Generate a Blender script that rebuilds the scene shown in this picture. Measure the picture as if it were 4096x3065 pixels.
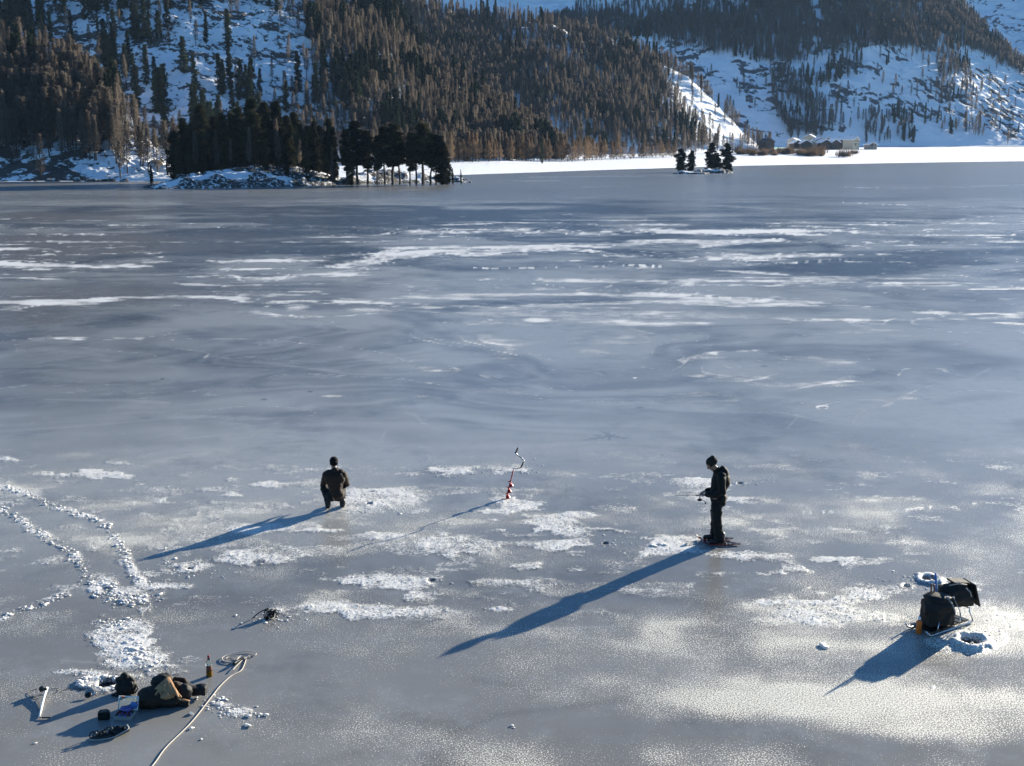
import bpy, bmesh, math, random
import numpy as np
from mathutils import Vector, Matrix

for o in list(bpy.data.objects): bpy.data.objects.remove(o)
SC = bpy.context.scene
COL = SC.collection
R = math.radians

# ------------------------------------------------------------------ camera
CAM_H = 7.6
FPX = 4600.0                       # focal length in photo pixels (photo 4096 wide)
PITCH = R(11.34)
cd = bpy.data.cameras.new('camera'); cam = bpy.data.objects.new('camera', cd); COL.objects.link(cam)
cam.location = (0, 0, CAM_H); cam.rotation_euler = (R(90) - PITCH, 0, 0)
cd.sensor_width = 36.0; cd.lens = 36.0 * FPX / 4096.0
cd.clip_start = 0.1; cd.clip_end = 20000
SC.camera = cam

# ------------------------------------------------------------------ light
SUN_EL = R(13.8); SUN_AZ = R(43.6)           # azimuth to the right of +Y
wd = bpy.data.worlds.new('World'); SC.world = wd; wd.use_nodes = True
wn = wd.node_tree; bg = wn.nodes['Background']
sky = wn.nodes.new('ShaderNodeTexSky'); sky.sky_type = 'NISHITA'; sky.sun_disc = False
sky.sun_elevation = SUN_EL; sky.sun_rotation = SUN_AZ
sky.altitude = 1800; sky.air_density = 1.0; sky.dust_density = 0.3; sky.ozone_density = 2.2
wb = wn.nodes.new('ShaderNodeMix'); wb.data_type = 'RGBA'; wb.blend_type = 'MULTIPLY'; wb.inputs[0].default_value = 1.0
wb.inputs[7].default_value = (0.54, 0.97, 1.30, 1)       # the photo's white balance, set for the warm low sun
wn.links.new(sky.outputs[0], wb.inputs[6]); wn.links.new(wb.outputs[2], bg.inputs[0]); bg.inputs[1].default_value = 0.05
sl = bpy.data.lights.new('sun', 'SUN'); sun = bpy.data.objects.new('sun', sl); COL.objects.link(sun)
sl.energy = 5.0; sl.angle = R(0.53); sl.color = (1.0, 0.92, 0.77)
sdir = Vector((math.sin(SUN_AZ)*math.cos(SUN_EL), math.cos(SUN_AZ)*math.cos(SUN_EL), math.sin(SUN_EL)))
sun.rotation_euler = sdir.to_track_quat('Z', 'Y').to_euler(); sun.location = (30, 30, 40)

SC.view_settings.view_transform = 'Standard'; SC.view_settings.look = 'None'
SC.view_settings.exposure = 1.62; SC.view_settings.gamma = 1.0; SC.view_settings.use_curve_mapping = False
SC.render.engine = 'CYCLES'
cy = SC.cycles
cy.max_bounces = 5; cy.diffuse_bounces = 2; cy.glossy_bounces = 2; cy.transmission_bounces = 4
cy.transparent_max_bounces = 6; cy.volume_bounces = 0; cy.sample_clamp_indirect = 4
cy.use_denoising = True; cy.caustics_reflective = False; cy.caustics_refractive = False

# ------------------------------------------------------------------ picture coordinates -> places
CP, SP = math.cos(PITCH), math.sin(PITCH)
def ray(x, y):
    """direction (x/Y, z/Y) of the photo point (x, y), per metre of depth"""
    u = (x - 2048.0) / FPX; v = (1532.5 - y) / FPX
    Y = CP + SP * v; Z = -SP + CP * v
    return u / Y, Z / Y
def gp(x, y, z=0.0):
    a, s = ray(x, y); Y = (z - CAM_H) / s
    return Vector((a * Y, Y, z))
def dp(x, y, Y):
    a, s = ray(x, y)
    return Vector((a * Y, Y, CAM_H + s * Y))
def pix(X, Y, Z):
    d = Z - CAM_H
    w = Y * CP - d * SP; v = (Y * SP + d * CP) / w
    return 2048.0 + FPX * X / w, 1532.5 - FPX * v

# ------------------------------------------------------------------ numpy noise
def _hash(ix, iy, seed):
    h = (ix.astype(np.int64) * 374761393 + iy.astype(np.int64) * 668265263 + seed * 1442695041) & 0xffffffff
    h = ((h ^ (h >> 13)) * 1274126177) & 0xffffffff
    return (((h ^ (h >> 16)) & 0xffffff) / float(0xffffff)).astype(np.float32)
def vnoise(x, y, seed=0):
    ix = np.floor(x); iy = np.floor(y); fx = (x - ix); fy = (y - iy)
    fx = fx*fx*fx*(fx*(fx*6-15)+10); fy = fy*fy*fy*(fy*(fy*6-15)+10)
    a = _hash(ix, iy, seed); b = _hash(ix+1, iy, seed); c = _hash(ix, iy+1, seed); d = _hash(ix+1, iy+1, seed)
    return a + (b-a)*fx + (c-a)*fy + (a-b-c+d)*fx*fy
def fbm(x, y, octv=4, seed=0, gain=0.5):
    s = 0; amp = 1.0; tot = 0
    for k in range(octv):
        s = s + amp * vnoise(x*2**k + 13.7*k, y*2**k - 7.3*k, seed + k); tot += amp; amp *= gain
    return s / tot
def worley(x, y, seed=0):
    ix = np.floor(x); iy = np.floor(y); best = np.full(x.shape, 9.0); sec = np.full(x.shape, 9.0); cid = np.zeros(x.shape)
    for dx in (-1, 0, 1):
        for dy in (-1, 0, 1):
            px = ix+dx+_hash(ix+dx, iy+dy, seed); py = iy+dy+_hash(ix+dx, iy+dy, seed+77)
            d = (px-x)**2 + (py-y)**2; h = _hash(ix+dx, iy+dy, seed+5)
            near = d < best
            sec = np.where(near, best, np.minimum(sec, d)); cid = np.where(near, h, cid); best = np.where(near, d, best)
    return np.sqrt(best), np.sqrt(sec), cid
def ss(a, b, x):
    t = np.clip((x-a)/(b-a), 0, 1); return t*t*(3-2*t)

# ------------------------------------------------------------------ materials
def new_mat(name):
    m = bpy.data.materials.new(name); m.use_nodes = True
    nt = m.node_tree
    return m, nt, nt.nodes['Principled BSDF'], nt.nodes['Material Output']
def node(nt, t, **kw):
    n = nt.nodes.new(t)
    for k, v in kw.items():
        if k[0] == 'i' and k[1:].isdigit(): n.inputs[int(k[1:])].default_value = v
        elif k in n.inputs: n.inputs[k].default_value = v
        else: setattr(n, k, v)
    return n
def math_n(nt, op, a, b=None, clamp=False):
    n = nt.nodes.new('ShaderNodeMath'); n.operation = op; n.use_clamp = clamp
    for i, v in enumerate((a, b)):
        if v is None: continue
        if isinstance(v, (int, float)): n.inputs[i].default_value = v
        else: nt.links.new(v, n.inputs[i])
    return n.outputs[0]
def mixc(nt, f, a, b):
    n = nt.nodes.new('ShaderNodeMix'); n.data_type = 'RGBA'
    for s, v in ((n.inputs[0], f), (n.inputs[6], a), (n.inputs[7], b)):
        if isinstance(v, (int, float)): s.default_value = v
        elif isinstance(v, tuple): s.default_value = v if len(v) == 4 else v + (1,)
        else: nt.links.new(v, s)
    return n.outputs[2]
def noise_n(nt, scale, detail=3, rough=0.5, vec=None, dim='3D'):
    n = nt.nodes.new('ShaderNodeTexNoise'); n.noise_dimensions = dim
    n.inputs['Scale'].default_value = scale; n.inputs['Detail'].default_value = detail; n.inputs['Roughness'].default_value = rough
    if vec is not None: nt.links.new(vec, n.inputs['Vector'])
    return n.outputs['Fac']
def ramp01(nt, v, lo, hi):
    n = nt.nodes.new('ShaderNodeMapRange'); n.interpolation_type = 'SMOOTHSTEP'; n.clamp = True
    nt.links.new(v, n.inputs[0]); n.inputs[1].default_value = lo; n.inputs[2].default_value = hi
    return n.outputs[0]
def bump(nt, bsdf, h, strength, dist):
    b = nt.nodes.new('ShaderNodeBump'); b.inputs['Strength'].default_value = strength; b.inputs['Distance'].default_value = dist
    nt.links.new(h, b.inputs['Height']); nt.links.new(b.outputs[0], bsdf.inputs['Normal'])
def simple(name, col, rough=0.6, var=0.25, scale=6.0, metal=0.0, bumps=0.0, spec=0.4, bdist=0.01):
    m, nt, b, out = new_mat(name)
    tc = node(nt, 'ShaderNodeTexCoord').outputs['Object']
    n = noise_n(nt, scale, 4, 0.6, tc)
    lo = tuple(c*(1-var) for c in col); hi = tuple(min(1, c*(1+var)) for c in col)
    nt.links.new(mixc(nt, n, lo, hi), b.inputs['Base Color'])
    b.inputs['Roughness'].default_value = rough; b.inputs['Metallic'].default_value = metal
    b.inputs['Specular IOR Level'].default_value = spec
    if bumps: bump(nt, b, noise_n(nt, scale*2.5, 4, 0.6, tc), bumps, bdist)
    return m

def foliage(name, lo, hi, trans=0.35, rnd=0.35):
    m, nt, b, out = new_mat(name)
    oi = node(nt, 'ShaderNodeObjectInfo')
    tc = node(nt, 'ShaderNodeTexCoord').outputs['Object']
    f = math_n(nt, 'ADD', math_n(nt, 'MULTIPLY', noise_n(nt, 0.8, 3, 0.6, tc), 1-rnd), math_n(nt, 'MULTIPLY', oi.outputs['Random'], rnd))
    c = mixc(nt, ramp01(nt, f, 0.25, 0.75), lo, hi)
    nt.links.new(c, b.inputs['Base Color']); b.inputs['Roughness'].default_value = 0.75
    b.inputs['Specular IOR Level'].default_value = 0.15
    tr = node(nt, 'ShaderNodeBsdfTranslucent'); nt.links.new(c, tr.inputs[0])
    mx = node(nt, 'ShaderNodeMixShader'); mx.inputs[0].default_value = trans
    nt.links.new(b.outputs[0], mx.inputs[1]); nt.links.new(tr.outputs[0], mx.inputs[2]); nt.links.new(mx.outputs[0], out.inputs[0])
    return m

def make_ice():
    m, nt, b, out = new_mat('frozen_lake_ice')
    geo = node(nt, 'ShaderNodeNewGeometry').outputs['Position']
    at = lambda n: node(nt, 'ShaderNodeAttribute', attribute_name=n).outputs['Fac']
    frost, tone, rime_glint, brown = at('frost'), at('tone'), at('rime_glint'), at('brown')
    n_a = noise_n(nt, 16.0, 4, 0.65, geo); n_b = noise_n(nt, 46.0, 2, 0.7, geo); n_c = noise_n(nt, 2.2, 5, 0.6, geo)
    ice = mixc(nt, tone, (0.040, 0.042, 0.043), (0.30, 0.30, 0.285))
    ice = mixc(nt, brown, ice, (0.13, 0.115, 0.095))
    ice = mixc(nt, math_n(nt, 'MULTIPLY', ramp01(nt, n_c, 0.4, 0.75), 0.35), ice, (0.20, 0.21, 0.22))
    n_d = noise_n(nt, 0.9, 8, 0.72, geo); n_e = noise_n(nt, 0.22, 6, 0.7, geo)
    ice = mixc(nt, math_n(nt, 'MULTIPLY', ramp01(nt, n_d, 0.50, 0.68), 0.30), ice, (0.30, 0.31, 0.31))
    ice = mixc(nt, math_n(nt, 'MULTIPLY', ramp01(nt, n_e, 0.50, 0.34), 0.35), ice, (0.05, 0.055, 0.06))
    frost = math_n(nt, 'ADD', frost, math_n(nt, 'MULTIPLY', math_n(nt, 'SUBTRACT', n_d, 0.5), 1.1))
    fr = math_n(nt, 'ADD', frost, math_n(nt, 'ADD', math_n(nt, 'MULTIPLY', math_n(nt, 'SUBTRACT', n_a, 0.5), 1.3), math_n(nt, 'MULTIPLY', math_n(nt, 'SUBTRACT', n_b, 0.5), 1.15)))
    fr = ramp01(nt, fr, 0.40, 0.80)
    # rime grains and painted sun glitter: small cream flecks where 'grain' is high
    g = math_n(nt, 'ADD', math_n(nt, 'MULTIPLY', n_b, 1.0), math_n(nt, 'MULTIPLY', rime_glint, 0.23))
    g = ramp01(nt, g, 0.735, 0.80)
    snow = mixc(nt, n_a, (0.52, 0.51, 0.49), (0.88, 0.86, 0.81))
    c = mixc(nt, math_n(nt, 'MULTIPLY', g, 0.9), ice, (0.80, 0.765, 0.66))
    c = mixc(nt, fr, c, snow)
    nt.links.new(c, b.inputs['Base Color'])
    cov = math_n(nt, 'MAXIMUM', fr, math_n(nt, 'MULTIPLY', g, 0.8))
    mr = nt.nodes.new('ShaderNodeMapRange'); nt.links.new(cov, mr.inputs[0]); mr.inputs[3].default_value = 0.27; mr.inputs[4].default_value = 0.48
    nt.links.new(mr.outputs[0], b.inputs['Roughness'])
    b.inputs['IOR'].default_value = 1.31; b.inputs['Specular IOR Level'].default_value = 0.5
    h = math_n(nt, 'ADD', math_n(nt, 'MULTIPLY', fr, 0.5), math_n(nt, 'MULTIPLY', math_n(nt, 'MULTIPLY', g, n_b), 0.9))
    h = math_n(nt, 'ADD', h, math_n(nt, 'MULTIPLY', n_a, 0.15))
    bump(nt, b, h, 0.6, 0.008)
    return m
def make_slope(name, rockc=(0.055, 0.048, 0.042), amount=1.0, fine=0.35):
    m, nt, b, out = new_mat(name)
    g = node(nt, 'ShaderNodeNewGeometry')
    rock = node(nt, 'ShaderNodeAttribute', attribute_name='rock').outputs['Fac']
    n1 = noise_n(nt, fine, 5, 0.65, g.outputs['Position']); n2 = noise_n(nt, fine*0.2, 3, 0.5, g.outputs['Position'])
    f = math_n(nt, 'ADD', rock, math_n(nt, 'MULTIPLY', math_n(nt, 'SUBTRACT', n1, 0.5), 2.0*amount))
    f = ramp01(nt, f, 0.45, 0.6)
    sn = mixc(nt, n2, (0.74, 0.76, 0.79), (0.86, 0.87, 0.88))
    rk = mixc(nt, n1, tuple(c*0.5 for c in rockc), tuple(c*1.9 for c in rockc))
    nt.links.new(mixc(nt, f, sn, rk), b.inputs['Base Color'])
    b.inputs['Roughness'].default_value = 0.8; b.inputs['Specular IOR Level'].default_value = 0.2
    bump(nt, b, math_n(nt, 'ADD', n1, math_n(nt, 'MULTIPLY', f, 0.4)), 0.6, 0.9)
    return m

M = {}
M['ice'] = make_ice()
M['slope'] = make_slope('rocky_snow_slope')
M['far_slope'] = make_slope('far_snow_slope', (0.06, 0.06, 0.065), 0.7, 0.12)
M['plain'] = make_slope('snowy_plain', (0.12, 0.10, 0.08), 0.12, 0.3)
M['larch'] = foliage('bare_larch_twigs', (0.080, 0.066, 0.055), (0.185, 0.152, 0.122), 0.5)
M['larch_far'] = M['larch']
M['shore_larch'] = foliage('pale_larch_twigs', (0.11, 0.075, 0.05), (0.20, 0.14, 0.09), 0.45)
M['pine'] = foliage('dark_pine_needles', (0.010, 0.016, 0.011), (0.045, 0.058, 0.032), 0.2)
M['arolla'] = foliage('blackish_pine_needles', (0.007, 0.009, 0.006), (0.058, 0.056, 0.028), 0.2)
M['bark'] = simple('tree_bark', (0.05, 0.038, 0.03), 0.9, 0.4, 3.0)
M['shrub'] = foliage('brown_shrub_twigs', (0.08, 0.05, 0.03), (0.18, 0.12, 0.07), 0.3)
M['rock'] = make_slope('snow_dusted_rock', (0.05, 0.046, 0.042), 0.8, 1.2)

# ------------------------------------------------------------------ object helpers
def tag(o, label=None, cat=None, group=None, kind=None):
    if label: o['label'] = label
    if cat: o['category'] = cat
    if group: o['group'] = group
    if kind: o['kind'] = kind
    return o
def link(name, me, mat=None, parent=None):
    o = bpy.data.objects.new(name, me); COL.objects.link(o)
    if mat is not None and len(me.materials) == 0: me.materials.append(mat)
    if parent is not None: o.parent = parent
    return o
def empty(name, loc=(0, 0, 0), rz=0.0):
    o = bpy.data.objects.new(name, None); COL.objects.link(o); o.location = loc; o.rotation_euler = (0, 0, rz); o.empty_display_size = 0.2
    return o
def mesh_np(name, V, F, mat=None, smooth=False):
    """V (n,3) array, F (m,k) int array"""
    me = bpy.data.meshes.new(name); V = np.asarray(V, dtype=np.float32); F = np.asarray(F, dtype=np.int32)
    k = F.shape[1]; me.vertices.add(len(V)); me.vertices.foreach_set('co', V.ravel())
    me.loops.add(F.size); me.loops.foreach_set('vertex_index', F.ravel())
    me.polygons.add(len(F)); me.polygons.foreach_set('loop_start', np.arange(0, F.size, k, dtype=np.int32))
    try: me.polygons.foreach_set('loop_total', np.full(len(F), k, dtype=np.int32))
    except Exception: pass
    if smooth: me.polygons.foreach_set('use_smooth', np.ones(len(F), dtype=bool))
    me.update(calc_edges=True)
    if mat: me.materials.append(mat)
    return me
def attr(me, name, vals):
    a = me.attributes.new(name, 'FLOAT', 'POINT'); a.data.foreach_set('value', np.ascontiguousarray(vals, dtype=np.float32).ravel())
def grid_faces(nr, nc):
    i = np.arange(nr-1)[:, None]*nc + np.arange(nc-1)[None, :]
    return np.stack([i, i+1, i+1+nc, i+nc], -1).reshape(-1, 4)

#==PART_TERRAIN==
# ------------------------------------------------------------------ the frozen lake
ya = np.concatenate([np.array([610.6, 611.5, 613, 616, 620, 626, 632]), np.arange(637, 900, 3.0), np.arange(900, 3300, 4.6), np.array([3400., 3700, 4200, 5200])])
Yr = CAM_H / -np.array([ray(2048, y)[1] for y in ya])
Yr = np.clip(Yr, None, 2200)
aa = np.concatenate([np.linspace(-1.1, -0.52, 24), np.linspace(-0.51, 0.51, 900), np.linspace(0.52, 1.1, 24)])
GY, GA = np.meshgrid(Yr, aa, indexing='ij')
GX = GA * GY
PX, PY = pix(GX, GY, 0.0*GX)
def ell(cx, cy, hw, hh, soft=1.0, warp=0.0, ang=0.0, seed=3):
    """soft blob of ice surface round photo point (cx, cy)"""
    dx = PX-cx; dy = PY-cy
    if ang: c, s = math.cos(ang), math.sin(ang); dx, dy = dx*c+dy*s, -dx*s+dy*c
    d = np.sqrt((dx/hw)**2 + (dy/hh)**2)
    if warp: d = d + warp*(WARP[seed % 4]-0.5)*2
    return np.clip((1.0-d)/soft, 0, 1)
WARP = [fbm(GX*1.3, GY*1.3, 4, 101), fbm(GX*0.8, GY*0.8, 4, 111), fbm(GX*2.4, GY*2.4, 4, 121), fbm(GX*0.35, GY*0.35, 5, 131)]
W1 = fbm(GX*0.05, GY*0.05, 4, 11); W2 = fbm(GX*0.05, GY*0.05, 4, 21)
S = fbm(GX*0.028 + 2.2*W1, GY*0.05 + 2.2*W2, 5, 31)                # big swirls
S2 = fbm(GX*0.10 + 2.5*W2, GY*0.16 + 2.5*W1, 5, 41)                # smaller swirls
far = ss(1700, 1250, PY)                                            # beyond some 45 m
vfar = ss(860, 760, PY)
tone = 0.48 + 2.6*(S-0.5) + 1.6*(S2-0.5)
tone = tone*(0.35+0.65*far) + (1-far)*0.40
# smooth thaw lenses in the middle distance
frost = np.zeros_like(GX)
streak = ss(0.60, 0.74, fbm(GX*0.035 + 1.7*W2, GY*0.085 + 2.6*W1, 6, 51, 0.6))
band = ss(830, 900, PY)*ss(1480, 1150, PY)
fine = fbm(GX*0.10+1.3*W1, GY*0.34, 6, 55, .65)
frost += 0.62*streak*band*(0.45+0.55*ss(500, 1500, PX)) + band*.60*ss(.52, .68, fine)*ss(.38, .6, W1+.3*(S2-.5))
tone += .55*band*(fine-.5)
crumb = fbm(GX*0.25, GY*0.5, 5, 61, 0.7)
frost += 0.55*ss(0.56, 0.70, crumb)*ss(0.42, 0.6, S)*ss(1280, 1000, PY)*ss(800, 860, PY)
tone += 0.25*ss(0.45, 0.62, S2)*band
SW = fbm(GX*0.022 + 1.9*W1+5, GY*0.060 + 1.9*W2, 4, 351); SW2 = fbm(GX*0.06 + 2.4*W2+5, GY*0.14 + 2.4*W1, 4, 361)
mid_ = ss(830, 900, PY)*ss(1900, 1600, PY)
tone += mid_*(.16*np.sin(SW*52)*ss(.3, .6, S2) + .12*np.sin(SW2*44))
for lv in (.38, .44, .5, .55, .61): frost += .42*mid_*np.exp(-((SW-lv)/.0045)**2)*ss(.40, .62, fbm(GX*.07, GY*.2, 4, 371+int(lv*100)))
for lv in (.42, .5, .58): frost += .34*mid_*np.exp(-((SW2-lv)/.007)**2)*ss(.46, .66, fbm(GX*.12, GY*.3, 4, 391+int(lv*100)))
# very far: smooth and even, with a dark refrozen lead across the lake
tone = tone*(1-vfar) + vfar*(0.36+0.25*(fbm(GX*0.02, GY*0.03, 4, 71)-0.5))
lead_y = 838 - (PX-300)*0.012 + 10*(fbm(PX*0.004, PX*0+3.0, 3, 5)-0.5)
lead = np.exp(-((PY-lead_y)/13.0)**2)*ss(-400, 700, PX)*ss(3000, 2300, PX)*(0.5+0.8*fbm(PX*0.01, PY*0.08, 3, 9))
tone -= 0.45*lead
tone -= 0.35*np.exp(-((PY-1060)/45.0)**2)*ss(3000, 3800, PX)
tone -= 0.25*np.exp(-((PY-1010-0.0*PX)/30.0)**2)*ss(400, 1200, PX)*(0.4+S2)
# long thin white drift line
for (x0, y0, x1, y1, w, s, dash) in [(-100, 1058, 650, 1060, 7, .5, 0), (650, 1060, 2500, 965, 6, .4, 0), (1600, 1078, 2900, 1060, 6, .6, 1), (2900, 1060, 4200, 1003, 6, .42, 1),
                             (2000, 1128, 3150, 1212, 4, .5, 1), (2850, 935, 3550, 1000, 3, .5, 1), (1400, 930, 3300, 925, 16, .55, 0), (3250, 800, 4300, 850, 4, .4, 1),
                             (2300, 1290, 2900, 1300, 8, .4, 0), (3150, 1285, 4200, 1275, 7, .45, 0), (-50, 1235, 700, 1180, 9, .35, 0), (2800, 1035, 3400, 1015, 12, .7, 0),
                             (3560, 2050, 4070, 1995, 7, .5, 1), (3150, 2052, 3350, 2048, 9, .4, 1), (3700, 1250, 4200, 1262, 6, .6, 0), (3300, 750, 4200, 745, 4, .4, 0)]:
    L = x1-x0; t = (PX-x0)/L; yy = y0 + (y1-y0)*t + 12*(vnoise(PX*0.006, PX*0+y0, 7)-0.5)
    g = np.exp(-((PY-yy)/w)**2)*ss(0, 0.12, t)*ss(1, 0.88, t)
    g = g*(ss(0.50, 0.7, vnoise(PX*0.075, PX*0+y0, 8))*(.4+.9*vnoise(PX*.011, PX*0+y0, 4)) if dash else (0.35+fbm(PX*0.012, PY*0.05, 3, 15)))
    frost += s*1.15*g*np.clip(.45+1.1*fbm(PX*.02, PY*.12, 4, 19), 0, 1)
# ring-shaped refrozen pools
for (cx, cy, hw, hh, th, st, bright, s0, s1) in [(1330, 1235, 290, 36, .14, .55, .1, -1, .8), (1760, 1420, 330, 52, .22, .38, .25, -.7, 1), (3060, 1468, 370, 60, .20, .4, .28, -1, 1),
                                        (190, 1375, 160, 34, .3, .3, .2, -1, 1), (300, 1030, 380, 46, .2, .33, -.1, -1, 1), (1100, 1660, 75, 18, .1, .3, 0, -1, 0), (3290, 1631, 26, 7, .35, .8, .2, -1, 1)]:
    d = np.sqrt(((PX-cx)/hw)**2 + ((PY-cy)/hh)**2) + 0.55*(WARP[3]-0.5)*2 + .5*(W1-.5)
    f = np.exp(-((d-1)/th)**2); side = ss(s0-.3, s0+.3, (PX-cx)/hw)*ss(s1+.3, s1-.3, (PX-cx)/hw)
    frost += st*1.25*f*side*ss(.30, .62, fbm(GX*.5, GY*.7, 5, 251, .6)); tone += bright*ss(1.0, 0.8, d)
for (cx, cy, hw, hh, st, wp) in [(1330, 1585, 75, 9, .6, .2), (1690, 1585, 85, 13, .5, .4), (1180, 1230, 100, 26, .55, .4), (1480, 1242, 190, 15, .55, .3), (1720, 1230, 120, 12, .5, .4),
                                 (2150, 1280, 90, 14, .85, .5), (2480, 1285, 120, 13, .85, .6), (2950, 1225, 90, 9, .7, .5), (3750, 1250, 130, 8, .7, .5), (2950, 1018, 140, 14, .8, .5), (1230, 1350, 120, 9, .35, .4), (2830, 1430, 90, 10, .45, .5), (3350, 1450, 150, 16, .45, .5),
                                 (2540, 1512, 18, 5, .9, .2), (1780, 1290, 30, 6, .6, .3), (900, 1230, 70, 9, .35, .5), (950, 1430, 330, 25, .25, .5), (400, 1570, 280, 30, .25, .6), (2480, 1617, 60, 5, .45, .4)]:
    frost = np.maximum(frost, st*1.1*ell(cx, cy, hw, hh, .8, wp))
# near patches
NEAR = [(340, 1895, 230, 34, .75, .6), (1075, 1938, 95, 20, .95, .5), (905, 1915, 70, 12, .8, .5), (950, 1983, 110, 16, .8, .6), (60, 2015, 90, 14, .7, .5), (640, 2005, 60, 14, .7, .4), (875, 2045, 55, 9, .85, .4), (40, 1835, 80, 14, .8, .5),
        (1860, 1885, 190, 26, .85, .5), (1750, 1878, 70, 13, 1.0, .2), (2090, 1885, 60, 12, .9, .4), (1480, 1995, 190, 48, .95, .5), (1300, 1960, 150, 40, .55, .6), (1490, 2025, 160, 30, .7, .5),
        (2050, 2035, 170, 34, 1.1, .45), (2180, 2085, 160, 36, 1.05, .4), (2290, 2120, 280, 34, .9, .5), (2320, 2058, 80, 12, .9, .4), (2000, 2002, 50, 12, 1.1, .2), (2450, 2095, 90, 10, .5, .5),
        (1020, 2108, 140, 24, 1.0, .45), (1270, 2122, 180, 15, 1.0, .45), (1540, 2142, 130, 18, 1.05, .4), (1780, 2178, 150, 42, 1.15, .3), (1930, 2190, 100, 26, .9, .5), (2250, 2185, 420, 22, .8, .5), (2560, 2190, 250, 40, .85, .5), (2700, 2160, 260, 22, .75, .5),
        (2840, 1925, 130, 34, .8, .5), (3010, 1935, 120, 26, .9, .5), (2900, 1985, 260, 60, .38, .5), (2620, 2030, 250, 40, .3, .5),
        (2150, 2280, 260, 60, .72, .6), (1980, 2330, 230, 26, .5, .5), (1580, 2330, 250, 34, .95, .5), (1480, 2440, 280, 36, .78, .5), (1620, 2390, 160, 26, .7, .5), (1340, 2430, 200, 24, .6, .4), (1040, 2490, 95, 34, 1.0, .35), (1110, 2450, 180, 18, .7, .5), (1990, 2440, 60, 10, .8, .4),
        (1000, 2235, 200, 26, .85, .5), (820, 2285, 170, 26, .9, .5), (640, 2340, 130, 60, .7, .6), (760, 2260, 130, 18, .6, .5),
        (3120, 2290, 210, 34, .85, .5), (3350, 2235, 120, 18, .75, .5), (3150, 2410, 330, 14, .85, .4), (3350, 2390, 340, 70, .66, .6), (3720, 2312, 75, 18, 1.0, .3), (3600, 2330, 130, 30, .62, .5), (3300, 2460, 330, 45, .55, .6), (3050, 2225, 300, 26, .62, .6),
        (3900, 2330, 160, 60, .5, .6), (4050, 2450, 100, 80, .45, .5), (3870, 2560, 130, 50, .6, .4), (3750, 2500, 200, 30, .4, .4),
        (870, 2815, 70, 28, .8, .5), (960, 2850, 70, 22, .85, .5), (780, 2775, 40, 20, .7, .4), (400, 2735, 105, 26, .95, .4), (560, 2710, 80, 16, .7, .5), (620, 2660, 150, 34, .55, .6), (740, 2690, 80, 22, .6, .5),
        (500, 2560, 120, 70, 1.0, .5), (560, 2640, 150, 40, .9, .5), (330, 2690, 150, 12, .55, .4), (620, 2600, 110, 60, .5, .6), (3730, 2750, 20, 8, .8, .1)]
thick = np.zeros_like(GX); nearf = np.zeros_like(GX)
for k, (cx, cy, hw, hh, st, wp) in enumerate(NEAR):
    e = ell(cx, cy, hw*1.35, hh*1.5, .95, wp*1.1, 0, k)*st
    nearf = np.maximum(nearf, e)
NN = fbm(GX*0.9+3, GY*1.5, 6, 171, 0.62); N3 = fbm(GX*5.0, GY*5.0, 4, 181, 0.7)
nearf = np.clip(nearf*1.05, 0, 1.0)*ss(0.0, 0.2, nearf)
e = ss(0.28, 0.62, nearf + 3.0*(NN-0.5)*ss(0, .3, nearf))*np.clip(.35+nearf, 0, 1)
frost = np.maximum(frost, .80*e*(.50+.85*N3)); thick = np.maximum(thick, e)
loose = ss(.60, .72, NN + .22*(fbm(GX*.12, GY*.2, 3, 191)-.2))*ss(1750, 1900, PY)*ss(2700, 2300, PY)
frost = np.maximum(frost, .48*loose*(.4+1.0*N3))
# trodden snow where people walked
def path(pts, w, st, seed=0, lumps=True):
    global frost, thick
    best = np.full(PX.shape, 1e9)
    for (x0, y0), (x1, y1) in zip(pts[:-1], pts[1:]):
        L2 = (x1-x0)**2+(y1-y0)**2; t = np.clip(((PX-x0)*(x1-x0)+(PY-y0)*(y1-y0))/L2, 0, 1)
        best = np.minimum(best, np.sqrt((PX-x0-t*(x1-x0))**2+((PY-y0-t*(y1-y0))*1.6)**2))
    e = np.clip(1.5-best/w, 0, 1)*st*.9*ss(.32, .60, fbm(GX*2.2, GY*2.6, 5, 201+seed, .65))
    frost = np.maximum(frost, e); thick = np.maximum(thick, e)
PATHS = [([(-60, 1945), (60, 1960), (200, 2020), (320, 2060), (400, 2085), (450, 2130), (490, 2200), (530, 2280)], 26, .85),
         ([(-60, 2010), (60, 2060), (140, 2120), (215, 2165), (280, 2205), (330, 2260), (360, 2330), (400, 2400)], 34, .85),
         ([(-60, 2490), (80, 2445), (200, 2400), (290, 2370)], 26, .75),
         ([(500, 2250), (560, 2320), (570, 2400), (580, 2440)], 36, .8),
         ([(400, 2330), (470, 2400), (540, 2380)], 80, .75),
         ([(400, 2480), (480, 2500), (560, 2480)], 50, .7), ([(480, 2560), (570, 2620), (620, 2680)], 62, .7),
         ([(690, 2180), (640, 2320), (650, 2420)], 40, .45)]
for k, (p, w, s) in enumerate(PATHS): path(p, w, s, k)
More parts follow.
